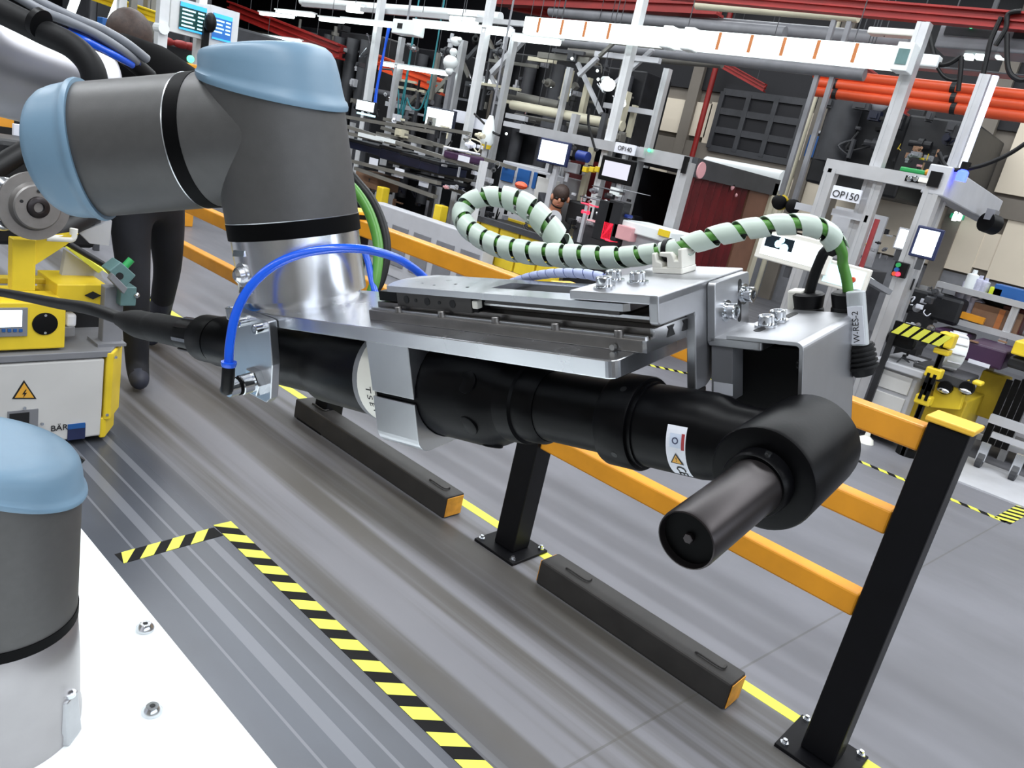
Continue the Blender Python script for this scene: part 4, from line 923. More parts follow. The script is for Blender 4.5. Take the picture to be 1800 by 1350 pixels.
J = dict(pelvis=pv, spine=pv+V_((-0.03, -0.06, 0.20)), chest=pv+V_((-0.09, -0.13, 0.44)), neck=hd_+V_((0.03, 0.04, -0.17)), head=hd_,
         sh_l=pv+V_((-0.28, -0.10, 0.46)), el_l=pv+V_((-0.42, -0.30, 0.28)), wr_l=pv+V_((-0.55, -0.45, 0.18)), ha_l=pv+V_((-0.62, -0.50, 0.15)),
         sh_r=pv+V_((0.10, -0.18, 0.47)), el_r=pv+V_((0.14, -0.30, 0.22)), wr_r=pv+V_((-0.05, -0.48, 0.12)), ha_r=pv+V_((-0.13, -0.52, 0.10)),
         hip_l=pv+V_((-0.10, -0.02, -0.06)), kn_l=V_((fl.x-0.02, fl.y+0.06, 0.48)), an_l=V_((fl.x, fl.y+0.02, 0.08)), to_l=V_((fl.x-0.05, fl.y-0.14, 0.045)),
         hip_r=pv+V_((0.10, 0.03, -0.06)), kn_r=V_((1.86, 4.0, 0.50)), an_r=V_((fr_.x, fr_.y+0.02, 0.08)), to_r=V_((fr_.x-0.10, fr_.y-0.11, 0.045)))
person('person', 'person in dark work trousers leaning over the cart behind the robot wrist', J, RAD, M['cloth'], 0, (-0.8, -0.4, -0.25))
X2 = 5.55
def XP(px, py, X=X2): return onX(X, px, py)
hd2 = XP(985, 347, 5.93)
pv2 = V_((hd2.x+0.12, hd2.y+0.25, 0.88))
J2 = dict(pelvis=pv2, spine=pv2+V_((-0.02, -0.05, 0.12)), chest=V_((hd2.x+0.04, hd2.y+0.13, hd2.z-0.28)), neck=hd2+V_((0.02, 0.05, -0.13)), head=hd2,
          sh_l=V_((hd2.x-0.02, hd2.y+0.26, hd2.z-0.26)), el_l=V_((hd2.x-0.18, hd2.y+0.22, hd2.z-0.46)), wr_l=V_((hd2.x-0.28, hd2.y+0.04, hd2.z-0.44)), ha_l=V_((hd2.x-0.32, hd2.y+0.0, hd2.z-0.42)),
          sh_r=V_((hd2.x-0.02, hd2.y-0.04, hd2.z-0.28)), el_r=V_((hd2.x-0.12, hd2.y-0.12, hd2.z-0.50)), wr_r=V_((hd2.x-0.28, hd2.y-0.12, hd2.z-0.46)), ha_r=V_((hd2.x-0.33, hd2.y-0.1, hd2.z-0.44)),
          hip_l=pv2+V_((0, 0.10, -0.06)), kn_l=pv2+V_((-0.02, 0.11, -0.44)), an_l=V_((pv2.x, pv2.y+0.11, 0.08)), to_l=V_((pv2.x-0.14, pv2.y+0.11, 0.045)),
          hip_r=pv2+V_((0, -0.10, -0.06)), kn_r=pv2+V_((-0.02, -0.11, -0.44)), an_r=V_((pv2.x, pv2.y-0.11, 0.08)), to_r=V_((pv2.x-0.14, pv2.y-0.11, 0.045)))
RAD2 = {k: v*0.86 for k, v in RAD.items()}; RAD2['head'] = 0.07
person('person', 'person in a dark jacket bending forward over a brake disc beyond the cable loop', J2, RAD2, M['cloth2'], 0, (-0.75, -0.55, -0.3))
c = XP(974, 384, 5.2)
t = thing('brake_disc', 'pale brake disc in front of the bending person beyond the cable loop', 'brake disc', c-V_((0, 0, 0.07)))
MB().lathe(c, (-1, -0.35, 0.1), [(0, 0.068), (0.015, 0.068), (0.015, 0.03)], 28).build('disc', M['grey'], t, smooth=True)
MB().lathe(c, (-1, -0.35, 0.1), [(0.012, 0.03), (0.02, 0.026), (0.02, 0.012)], 20).build('hub', M['grey3'], t, smooth=True)

# ------------------------------------------------------------------ background: builders on planes parallel to the barrier
XS = 6.0
def bx(p1, p2, X=XS, d=0.05):
    a, b = onX(X, *p1), onX(X, *p2); return (X, X+d, a.y, b.y, a.z, b.z)
def B_(name, m, p1, p2, X=XS, d=0.05, par=None, bevel=0, label=None, cat=None, group=None, smooth=False):
    return MB().box(*bx(p1, p2, X, d)).build(name, m, par, bevel=bevel, label=label, cat=cat, group=group)
def vp(name, m, pt, pb, w=0.06, X=XS, par=None, d=None, **k):          # vertical bar
    a, b = onX(X, *pt), onX(X, *pb); y = (a.y+b.y)/2; d = d or w
    mb = MB().box(X, X+d, y-w/2, y+w/2, a.z, b.z)
    if w > 0.055: mb.box(X-0.004, X, y-w/2, y-w*0.16, a.z, b.z).box(X-0.004, X, y+w*0.16, y+w/2, a.z, b.z)
    return mb.build(name, m, par, **k)
def hbm(name, m, pl_, pr, h=0.06, X=XS, par=None, d=None, **k):        # bar along the line direction
    a, b = onX(X, *pl_), onX(X, *pr); z = (a.z+b.z)/2; d = d or h
    return MB().box(X, X+d, a.y, b.y, z-h/2, z+h/2).build(name, m, par, **k)
def pipe(name, m, pl_, pr, r, X=XS, par=None, **k):
    a, b = onX(X, *pl_), onX(X, *pr); z = (a.z+b.z)/2
    return MB().cyl((X, a.y, z), (X, b.y, z), r, n=14).build(name, m, par, smooth=True, **k)
def xbeam(name, m, p1, p2, h, w, Xa, par=None, **k):                   # bar running across, away from the barrier
    a = onX(Xa, *p1); b = onY(a.y, *p2); z = (a.z+b.z)/2
    return MB().box(a.x, b.x, a.y-w/2, a.y+w/2, z-h/2, z+h/2).build(name, m, par, **k)
def grp(name, label, cat, pts, X=XS, group=None):
    a = onX(X, *pts); return thing(name, label, cat, (X, a.y, max(a.z, 0)), group)
def screen(name, label, c4, X, m, frame, fw=0.012, d=0.04, cat='monitor', stand=True, group=None):
    (p1, p2) = c4; a, b = onX(X, *p1), onX(X, *p2)
    t = thing(name, label, cat, (X, (a.y+b.y)/2, b.z), group)
    MB().box(X, X+d, a.y+fw, b.y-fw, a.z+fw, b.z-fw).build('case', frame, t, bevel=0.008)
    MB().box(X-0.002, X, a.y, b.y, a.z, b.z).build('screen', m, t)
    if stand: MB().box(X+0.01, X+0.03, (a.y+b.y)/2-0.02, (a.y+b.y)/2+0.02, b.z-fw-0.08, b.z-fw).build('bracket_arm', M['grey3'], t)
    return t
def bar3_(a, b, w):
    d = (b-a).normalized(); e1, e2 = basis(d); e1 = e1*w/2; e2 = e2*w/2
    return MB().hull([a+e1+e2, a-e1+e2, a-e1-e2, a+e1-e2], [b+e1+e2, b-e1+e2, b-e1-e2, b+e1-e2])
def clutter(par, x0, x1, y0, y1, n, X, pal, dmax=0.5, smin=9, smax=26, slope=0.22, seed=1):
    """small machine pieces inside a photo region, each its own part"""
    rnd = random.Random(seed); small = MB()
    for i in range(n):
        px, py = rnd.uniform(x0, x1), 0; py = rnd.uniform(y0, y1) + slope*(px-(x0+x1)/2)
        s = rnd.uniform(smin, smax); xx = X+rnd.uniform(0, dmax); c = onX(xx, px, py); k = (c-CAM).length/FPX; s *= k
        kind = rnd.random(); m = M[rnd.choice(pal)]; mb = MB()
        if kind < 0.40:
            a, b, h = s*rnd.uniform(0.3, 0.7), s*rnd.uniform(0.3, 0.8), s*rnd.uniform(0.2, 0.6)
            mb.box(c.x-a/2, c.x+a/2, c.y-b/2, c.y+b/2, c.z-h/2, c.z+h/2).box(c.x-a*0.7, c.x-a*0.45, c.y-b*0.3, c.y+b*0.3, c.z-h*0.3, c.z+h*0.3); nm = 'fixture_block'
        elif kind < 0.62:
            mb.lathe(c, rnd.choice(((0, 1, 0), (-1, 0, 0), (0, 0, 1), (-0.5, -0.5, 0.3))), [(-s*0.4, s*0.17), (-s*0.1, s*0.17), (-s*0.1, s*0.24), (s*0.1, s*0.24), (s*0.1, s*0.12), (s*0.45, s*0.12)], 12); nm = 'air_cylinder'
        elif kind < 0.8:
            q = [c + V_((rnd.uniform(-.3, .3), rnd.uniform(-.7, .7), rnd.uniform(-.6, .6)))*s for _ in range(4)]; mb.tube(smooth_path(q, 4), s*0.05, 6); nm = 'hose'
        else:
            L = s*rnd.uniform(0.6, 1.1); h = s*0.12
            if rnd.random() < 0.5: mb.box(c.x-h, c.x+h, c.y-L/2, c.y+L/2, c.z-h/2, c.z+h/2)
            else: mb.box(c.x-h, c.x+h, c.y-h/2, c.y+h/2, c.z-L/2, c.z+L/2)
            nm = 'bracket'
        mb.build(nm, m, par)

# ------------------------------------------------------------------ background A: right-hand station
def floorpost(name, m, pt, w, X=XS, par=None, top=None, d=None):       # profile post standing on the floor
    a = onX(X, *pt); d = d or w; z1 = top if top else a.z
    mb = MB().box(X, X+d, a.y-w/2, a.y+w/2, 0, z1).box(X-0.004, X, a.y-w/2, a.y-w*0.17, 0, z1).box(X-0.004, X, a.y+w*0.17, a.y+w/2, 0, z1)
    return mb.build(name, m, par)
rs = grp('assembly_station', 'grey aluminium frame of the right-hand assembly station with slanted arm', 'frame', (1560, 560))
floorpost('frame_post', M['prof'], (1624, 38), 0.085, 6.05, rs)
floorpost('frame_post', M['prof'], (1732, 130), 0.07, 6.25, rs)
floorpost('frame_post', M['prof'], (1644, 318), 0.10, 5.95, rs)
floorpost('frame_post', M['prof'], (1460, 296), 0.085, 5.95, rs)
floorpost('frame_post', M['prof'], (1545, 318), 0.065, 6.0, rs)
hbm('cross_rail', M['prof'], (1450, 291), (1640, 322), 0.095, 5.95, rs)
hbm('cross_rail', M['grey'], (1462, 372), (1530, 386), 0.05, 6.0, rs)
a = onX(5.95, 1646, 316); b = onY(a.y, 1758, 378)
def bar3(mb, a, b, w, h):
    d = (b-a).normalized(); s = d.cross(V_((0, 0, 1))).normalized()*w/2; u = s.cross(d).normalized()*h/2
    return mb.hull([a+s+u, a-s+u, a-s-u, a+s-u], [b+s+u, b-s+u, b-s-u, b+s-u])
bar3(MB(), V_((a.x, a.y, a.z)), V_((7.5, a.y-0.06, onY(a.y, 1755, 380).z)), 0.15, 0.2).build('side_arm', M['grey'], rs, bevel=0.01)
c = onX(6.9, 1738, 392)
cm = MB().box(c.x-0.08, c.x+0.08, c.y-0.03, c.y+0.03, c.z+0.02, c.z+0.10).build('camera_mount', M['grey2'], rs)
MB().lathe(c+V_((-0.05, 0, 0)), (1, -0.6, -0.1), [(-0.02, 0.075), (0.08, 0.075), (0.09, 0.06)], 20).build('camera_body', M['blkpl'], cm, smooth=True)
B_('joint_block', M['blkpl'], (1637, 300), (1648, 330), 5.93, 0.1, rs)
for px in (1598, 1609): 
    c = onX(5.94, px, 314); MB().lathe(c, (-1, 0, 0), [(0, 0.02), (0.015, 0.012)], 12).build('frame_screw', M['steel'], rs)
B_('joint_block', M['blkpl'], (1593, 308), (1614, 322), 5.945, 0.02, rs)
B_('white_switch', M['whtpl'], (1616, 311), (1630, 322), 5.93, 0.03, rs)
vp('lit_light_strip', mat('led_strip', '#d8e4ff', 0.3, emit=1.4), (1742, 132), (1697, 296), 0.035, 6.22, rs)
# things on and round that station
c = onX(6.0, 1691, 309); t = grp('blue_beacon', 'lit blue signal beacon on the frame at right', 'lamp', (1691, 318))
MB().lathe(c-V_((0, 0, 0.035)), (0, 0, 1), [(0, 0.035), (0.06, 0.035), (0.075, 0.02)], 16).build('lens', M['ledb'], t, smooth=True)
MB().cyl(c+V_((0, 0, 0.04)), c+V_((0, 0, 0.09)), 0.03, n=14).build('base', M['blkpl'], t)
MB().tube(smooth_path([onX(6.0, *p) for p in ((1650, 268), (1660, 290), (1674, 298), (1700, 297), (1735, 288), (1775, 270), (1815, 243))], 6), 0.014, 10).build('sagging_cable', M['cabk'], None, smooth=True, label='thick black cable sagging to the right edge above the blue beacon', cat='cable')
t = grp('number_board', 'white OP 150 board in the right-hand station frame', 'sign', (1487, 345))
o = B_('board', M['paper'], (1466, 325), (1508, 358), 5.92, 0.02, t)
pc = onX(5.915, 1486, 344); text('board_lettering', 'OP150', 0.07, planeM(pc, (0, -1, 0), (0, 0, 1)), M['ink'], t, ext=0.001)
t = screen('monitor', 'large white monitor with a dark picture below the spiral-wrapped cables', ((1346, 408), (1444, 474)), 5.3, M['scr'], M['whtpl'], 0.035)
B_('dark_picture', mat('screen_picture', '#10222e', 0.3, 0, 0.3, 20, emit=0.1), (1349, 411), (1391, 444), 5.296, 0.002, t)
c = onX(5.29, 1372, 430)
for dy, dz, r in ((0.02, 0.0, 0.05), (-0.03, -0.02, 0.06), (0.0, 0.03, 0.04)): MB().ball(c+V_((0.004, dy, dz)), r*0.55, 10, (0.08, 1, 1)).build('picture_shape', M['scrc'], t)
t = screen('touch_panel', 'tilted pale blue touch panel with red stop button beside the green cable', ((1455, 462), (1512, 512)), 5.35, M['scrc'], M['whtpl'], 0.025, cat='touch panel')
a = onX(5.35, 1485, 490); MB().box(5.4, 5.44, a.y-0.02, a.y+0.02, 0, a.z).build('panel_stand', M['grey3'], t)
c = onX(5.34, 1501, 492); MB().lathe(c, (-1, 0, 0), [(0, 0.012), (0.02, 0.02), (0.03, 0.015)], 14).build('stop_button', mat('stop_red', '#c4502e', 0.4), t)
bar3(MB(), onX(5.4, 1514, 486), onX(5.6, 1558, 512), 0.1, 0.035).build('keyboard_tray', M['grey2'], None, label='slanted grey tray beside the touch panel', cat='tray')
bar3(MB(), onX(5.39, 1516, 482), onX(5.59, 1556, 508), 0.03, 0.02).build('light_bar', M['lampw'], None, label='short white light bar on the slanted grey tray', cat='lamp')
screen('monitor', 'white upright monitor right of the thick grey frame post', ((1618, 401), (1637, 453)), 5.9, M['scr'], M['bluest'], 0.02)
bx_ = onX(5.9, 1618, 401)
screen('monitor', 'narrow white monitor seen edge on left of the thick grey frame post', ((1583, 402), (1590, 438)), 6.1, M['scr'], M['grey'], 0.012)
t = grp('button_box', 'black button box with red, blue and green knobs on the frame post', 'control box', (1580, 490))
B_('case', M['blkpl'], (1574, 458), (1588, 490), 5.9, 0.08, t, 0.006)
for px, py, k in ((1580, 466, 'green'), (1577, 474, 'blue'), (1573, 481, 'redor'), (1579, 482, 'ledr')):
    c = onX(5.9, px, py); MB().cyl(c, c-V_((0.02, 0, 0)), 0.016, n=12).build('knob', M[k], t)
t = grp('base_cabinet', 'light grey station cabinet with lid beside the yellow machine', 'cabinet', (1550, 720), 5.9)
(xa, xb_, ya, yb_, za, zb_) = bx((1545, 640), (1590, 730), 5.9, 0.6)
MB().box(5.9, 6.5, ya, yb_, 0.06, za).build('cabinet_body', M['grey'], t, bevel=0.01)
MB().box(5.885, 5.9, ya-0.03, yb_+0.03, 0.12, za-0.18).build('door', M['panel'], t, bevel=0.004)
MB().box(5.885, 5.9, ya-0.03, yb_+0.03, za-0.15, za-0.02).build('drawer', M['panel'], t, bevel=0.004)
MB().box(5.85, 6.5, ya+0.03, yb_-0.03, za, za+0.05).build('lid', M['grey'], t, bevel=0.008)
c = onX(5.8, 1516, 789); MB().lathe((5.8, c.y, 0), (0, 0, 1), [(0, 0.06), (0.03, 0.05), (0.05, 0.02), (0.1, 0.015)], 14).build('levelling_foot', M['whtpl'], t, smooth=True)
B_('black_tool_bag', M['blkpl'], (1560, 578), (1602, 620), 5.85, 0.4, None, 0.04, 'black plastic covered box on the pale station cabinet', 'box')
t = grp('hazard_bar', 'black and yellow striped guard bar above the yellow machine', 'guard bar', (1610, 600), 5.8)
a, b = onX(5.8, 1572, 574), onX(5.8, 1662, 600)
bar3(MB(), a, b, 0.04, 0.09).build('bar', M['tapek'], t)
for i in range(5):
    c = a.lerp(b, (i+0.4)/5); d = (b-a).normalized(); u = V_((0, 0, 1)); w = 0.042
    q = [c+d*0.03+u*w, c+d*0.075+u*w, c+d*0.02-u*w, c-d*0.03-u*w]; MB().hull([p-V_((0.022, 0, 0)) for p in q], [p-V_((0.019, 0, 0)) for p in q]).build('yellow_stripe', M['tapey'], t)
for y in (a.y, b.y): MB().box(5.83, 5.86, y-0.02, y+0.02, 0, a.z-0.03).build('support', M['dark'], t)
ym = grp('yellow_machine', 'yellow machine base with a yellow clamp pole behind the nearest post', 'machine', (1640, 740), 5.95)
(xa, xb_, ya, yb_, za, zb_) = bx((1602, 660), (1690, 735), 6.05, 0.7)
MB().box(6.05, 6.7, ya, yb_, 0.12, za-0.05).build('base', M['yel2'], ym, bevel=0.01)
MB().prism([(onX(6.0, 1650, 660).y, onX(6.0, 1650, 660).z), (onX(6.0, 1703, 668).y, onX(6.0, 1703, 668).z), (onX(6.0, 1688, 720).y, onX(6.0, 1688, 720).z), (onX(6.0, 1636, 715).y, onX(6.0, 1636, 715).z)], 0, 5.97, 6.04).build('front_plate', M['yel'], ym, bevel=0.006)
for px, py in ((1662, 681), (1700, 682)):
    c = onX(5.96, px, py); MB().lathe(c, (-1, 0, 0), [(0, 0.05), (0.03, 0.045), (0.03, 0.02)], 18).build('grip_hole', M['blkpl'], ym, smooth=True)
    MB().ball(c-V_((0.035, 0, 0.02)), 0.03, 12, (0.5, 1.4, 0.6)).build('grip', M['steel'], ym, smooth=True)
ptop, pbot = onX(5.85, 1656, 612), onX(5.85, 1612, 742); py_ = (ptop.y+pbot.y)/2
MB().box(5.83, 5.87, py_-0.012, py_+0.012, 0, ptop.z+0.03).build('clamp_pole', M['yel'], ym)
for pa, pb in (((1655, 612), (1663, 626)), ((1640, 646), (1650, 668)), ((1622, 694), (1634, 716))):
    a, b = onX(5.82, *pa), onX(5.82, *pb); MB().box(5.80, 5.9, py_-0.05, py_+0.05, b.z, a.z).build('pole_clamp', M['yel'], ym, bevel=0.01)
c = onX(5.82, 1664, 598); MB().box(5.78, 5.9, c.y-0.05, c.y+0.05, c.z-0.05, c.z+0.05).build('pole_head', M['yel'], ym, bevel=0.012)
for dz in (0.55, 0.62): 
    for s in (-1, 1): MB().box(5.795, 5.8, py_+s*0.02-0.01, py_+s*0.02+0.01, dz-0.12, dz).build('black_mark', M['tapek'], ym)
c = onX(5.9, 1592, 798); MB().lathe((5.9, c.y, 0), (0, 0, 1), [(0, 0.07), (0.05, 0.07), (0.06, 0.04), (0.12, 0.03)], 14).build('machine_foot', M['blkpl'], ym, smooth=True)
MB().box(5.86, 6.0, c.y-0.06, c.y+0.06, 0.1, 0.16).build('foot_bracket', M['yel'], ym)
MB().box(*bx((1600, 655), (1700, 668), 5.95, 0.4)).build('grey_tray', M['grey3'], ym, bevel=0.01)
B_('yellow_block', M['yel'], (1710, 668), (1724, 680), 5.9, 0.1, ym, 0.01)
clutter(ym, 1585, 1650, 620, 660, 10, 5.9, ['dark', 'grey3', 'grey2'], 0.4, seed=5)
t = grp('purple_crate', 'purple crate with white label standing behind the nearest yellow post cap', 'crate', (1735, 660), 6.3)
B_('crate_body', M['purple'], (1700, 598), (1758, 652), 6.3, 0.5, t, 0.015)
B_('white_label', M['paper'], (1703, 630), (1738, 648), 6.295, 0.006, t)
for px in (1705, 1755): B_('grip', M['card'], (px, 597), (px+14, 604), 6.29, 0.02, t)
t = grp('purple_crate', 'smaller purple crate half hidden left of the white wheel', 'crate', (1660, 620), 6.6)
B_('crate_body', M['purple'], (1643, 575), (1690, 612), 6.6, 0.4, t, 0.015)
c = onX(6.15, 1690, 620); t = thing('white_roll', 'white ribbed roll standing beside the purple crate', 'roll', c-V_((0, 0, 0.13)))
MB().lathe(c, (-0.5, 1, 0), [(0, 0.12), (0.02, 0.13), (0.09, 0.13), (0.11, 0.12), (0.11, 0.06)], 24).build('rim', M['wht'], t, smooth=True)
for k in range(12):
    a = 2*PI*k/12; d = V_((1, 0.5, 0)).normalized()*math.cos(a)+V_((0, 0, 1))*math.sin(a); e = V_((-0.5, 1, 0)).normalized()
    MB().cyl(c+d*0.132+e*0.01, c+d*0.132+e*0.1, 0.008, n=6).build('rib', M['grey'], t)
# storage rack at the right edge
sr = grp('storage_rack', 'silver tube storage rack at the right edge below the pale wall', 'rack', (1740, 740), 6.8)
for px, py in ((1652, 500), (1790, 530), (1870, 550)):
    floorpost('rack_post', M['prof'], (px, py), 0.05, 6.8, sr); floorpost('rack_post', M['prof'], (px, py), 0.05, 7.3, sr, top=onX(6.8, px, py).z)
for pl_, pr in (((1648, 497), (1880, 560)), ((1655, 560), (1880, 618)), ((1700, 770), (1880, 815))):
    hbm('shelf_rail', M['prof'], pl_, pr, 0.045, 6.78, sr); hbm('shelf_rail', M['prof'], pl_, pr, 0.045, 7.32, sr)
    a, b = onX(6.8, *pl_), onX(6.8, *pr); z = (a.z+b.z)/2; MB().box(6.82, 7.32, a.y, b.y, z-0.01, z+0.005).build('shelf_board', M['grey3'], sr)
zs1 = (onX(6.8, 1648, 497).z+onX(6.8, 1880, 560).z)/2; zs2 = (onX(6.8, 1655, 560).z+onX(6.8, 1880, 618).z)/2
def on_shelf(name, label, cat, m, px, w, h, z, dpt=0.2, group=None, x=6.86, lid=True, sm=True):
    y = onX(x, px, 540).y; t = thing(name, label, cat, (x, y, z+0.006), group)
    if sm: MB().lathe((x+0.08, y, z+0.006), (0, 0, 1), [(0, w/2), (h*0.75, w/2), (h*0.82, w*0.2), (h, w*0.2)], 14).build('bottle', m, t, smooth=True)
    else: MB().box(x, x+dpt, y-w/2, y+w/2, z+0.006, z+0.006+h).build('box_body', m, t, bevel=0.006)
    return t
on_shelf('white_canister', 'white canister on the top shelf of the right-hand rack', 'bottle', M['wht'], 1686, 0.09, 0.16, zs1)
on_shelf('silver_bottle', 'pale bottle second from left on the top rack shelf', 'bottle', M['silverglass'], 1701, 0.07, 0.13, zs1)
on_shelf('silver_bottle', 'pale bottle third from left on the top rack shelf', 'bottle', M['silverglass'], 1712, 0.07, 0.12, zs1)
on_shelf('lime_box', 'small lime yellow box on the top rack shelf', 'box', mat('lime', '#c9d62c', 0.5), 1739, 0.09, 0.07, zs1, sm=False)
on_shelf('blue_box', 'dark blue box at the right end of the top rack shelf', 'box', M['blue'], 1790, 0.4, 0.1, zs1, sm=False)
for i, px in enumerate((1677, 1692, 1703, 1713)):
    on_shelf('silver_bottle', ['tall silver bottle leftmost on the lower rack shelf', 'silver bottle second on the lower rack shelf', 'silver bottle third on the lower rack shelf', 'silver bottle beside the dark boxes on the lower rack shelf'][i], 'bottle', M['silverglass'], px, 0.09, 0.30-0.02*i, zs2, group='silver bottles on the lower shelf')
on_shelf('dark_carton', 'dark carton behind the cardboard box on the lower rack shelf', 'box', M['dark'], 1742, 0.3, 0.26, zs2, x=7.05, sm=False)
t = on_shelf('cardboard_box', 'brown cardboard box on the lower rack shelf at right', 'box', M['card'], 1757, 0.34, 0.17, zs2, sm=False)
c = onX(6.85, 1757, 560); MB().box(6.856, 6.86, c.y-0.02, c.y+0.02, zs2+0.01, zs2+0.17).build('tape_seam', M['bronze'], t)
on_shelf('red_carton', 'dark red carton right of the cardboard box', 'box', M['redcur'], 1786, 0.16, 0.2, zs2, x=6.9, sm=False)
bar3(MB(), onX(6.8, 1665, 545), onX(6.8, 1730, 565), 0.05, 0.05).build('orange_bar', M['orange'], None, label='orange bar lying along the front of the lower rack shelf', cat='bar')
t = grp('trolley', 'grey trolley on castors at the right edge under the rack', 'trolley', (1760, 780), 6.3)
hbm('trolley_rail', M['grey'], (1736, 742), (1880, 775), 0.06, 6.3, t); hbm('trolley_rail', M['grey'], (1740, 770), (1880, 805), 0.04, 6.3, t)
B_('back_plate', M['grey2'], (1735, 665), (1880, 735), 6.7, 0.03, t)
for i in range(4):
    a = onX(6.5, 1775+i*14, 668); MB().box(6.5, 6.53, a.y-0.02, a.y+0.02, 0.15, a.z).build('upright_strap', M['blkpl'], t)
for px, py in ((1735, 780), (1800, 792)):
    a = onX(6.3, px, py); MB().cyl((6.3, a.y-0.02, 0.06), (6.3, a.y+0.02, 0.06), 0.06, n=16).build('castor_wheel', M['grey3'], t); MB().box(6.28, 6.32, a.y-0.03, a.y+0.03, 0.06, 0.2).build('castor_fork', M['steel'], t)
B_('yellow_display_box', M['yel'], (1785, 598), (1840, 640), 6.2, 0.3, None, 0.01, 'bright yellow box cut by the right photo edge', 'box')
B_('dark_bin', M['dark'], (1775, 625), (1860, 672), 6.25, 0.4, None, 0.02, 'dark bin under the yellow box at the right edge', 'bin')
B_('yellow_step', M['yel2'], (1728, 650), (1745, 740), 6.6, 0.1, None, 0.01, 'dull yellow upright plate behind the trolley', 'plate')
# clutter hanging in the right station
cl = grp('station_fixture', 'dark fixture with tools between the right-hand frame posts', 'machine', (1610, 520), 6.3)
MB().box(*bx((1580, 498), (1680, 575), 6.75, 0.3)).build('fixture_body', M['dark'], cl, bevel=0.03)
clutter(cl, 1580, 1650, 495, 580, 26, 6.2, ['dark', 'grey2', 'steel', 'grey3', 'alu', 'paper'], 0.5, seed=11)
MB().box(6.7, 6.9, onX(6.7, 1600, 540).y, onX(6.7, 1640, 540).y, 0, 0.9).build('pedestal', M['dark'], cl)
cl = grp('device_board', 'tool panel with small devices inside the right-hand frame', 'panel', (1500, 420), 6.3)
B_('panel_sheet', M['grey'], (1470, 362), (1530, 470), 6.6, 0.03, cl)
B_('grey_screen_back', M['grey'], (1400, 355), (1445, 378), 6.3, 0.05, cl)
clutter(cl, 1475, 1530, 375, 450, 14, 6.3, ['grey2', 'dark', 'paper', 'grey', 'yel'], 0.2, 8, 18, seed=12)
clutter(cl, 1535, 1580, 405, 460, 10, 6.3, ['dark', 'grey2', 'grey'], 0.2, 8, 18, seed=14)
vp('red_rail', mat('red_rail_paint', '#b94a4d', 0.5), (1541, 385), (1513, 470), 0.03, 6.1, cl)
MB().box(6.3, 6.6, onX(6.3, 1480, 500).y, onX(6.3, 1530, 500).y, 0, onX(6.3, 1500, 468).z).build('panel_foot', M['grey3'], cl)
c = onX(8.0, 1610, 290); t = thing('green_tray', 'cluttered shelf with a green tray above the right-hand frame', 'shelf', c)
B_('green_box', M['green'], (1583, 292), (1624, 308), 6.4, 0.25, t, 0.01)
B_('amber_reel', M['orange'], (1625, 296), (1637, 310), 6.4, 0.15, t, 0.02)
MB().box(6.35, 6.75, onX(6.35, 1580, 310).y, onX(6.35, 1645, 312).y, onX(6.35, 1600, 314).z-0.03, onX(6.35, 1600, 311).z).build('shelf_board', M['grey2'], t)
clutter(t, 1585, 1650, 262, 295, 16, 6.5, ['card', 'pink', 'grey2', 'navy', 'dark', 'yel2'], 0.3, 8, 20, seed=15)
t = grp('exit_sign', 'small green emergency exit sign with two white pictograms on the pale wall', 'sign', (1682, 380), 11.9)
B_('sign_plate', M['exit'], (1672, 374), (1692, 387), 11.9, 0.06, t)
for px in (1678, 1686):
    c = onX(11.88, px, 380); MB().ball(c+V_((0, 0, 0.045)), 0.022, 8, (0.3, 1, 1)).build('pictogram', M['lampw'], t); MB().box(11.87, 11.89, c.y-0.035, c.y+0.02, c.z-0.06, c.z+0.025).build('pictogram', M['lampw'], t)
t = grp('blue_wall_board', 'blue board with pale top strip on the beige wall', 'sign', (1437, 258), 11.9)
B_('board', M['blue'], (1424, 237), (1446, 280), 11.9, 0.05, t); B_('top_strip', M['grey'], (1430, 228), (1452, 236), 11.9, 0.05, t)

# ------------------------------------------------------------------ background B: overhead gantry, lights, beams
gt = grp('overhead_gantry', 'tall lamp-whitened aluminium gantry posts standing along the line of stations', 'frame', (1000, 400))
for px, py, w, X in ((1126, 0, 0.072, 6.0), (860, 0, 0.072, 6.0), (667, 0, 0.075, 6.2)):
    a = onX(X, px, py); floorpost('gantry_post', M['proflit'], (px, py), w, X, gt, top=a.z+0.5)
for px, py, w, X, ztop in ((902, 62, 0.062, 6.3, None), (704, 65, 0.06, 6.4, None), (1000, 118, 0.05, 6.5, None), (1010, 200, 0.06, 6.1, None), (1172, 120, 0.06, 6.4, None), (812, 70, 0.07, 6.5, None)):
    floorpost('gantry_post', M['prof'], (px, py), w, X, gt)
hbm('gantry_beam', M['prof'], (530, 8), (1150, 60), 0.05, 6.3, gt)
hbm('gantry_beam', M['prof'], (915, 222), (1130, 272), 0.085, 5.95, gt)
hbm('gantry_beam', M['grey'], (885, 216), (1000, 240), 0.05, 6.1, gt)
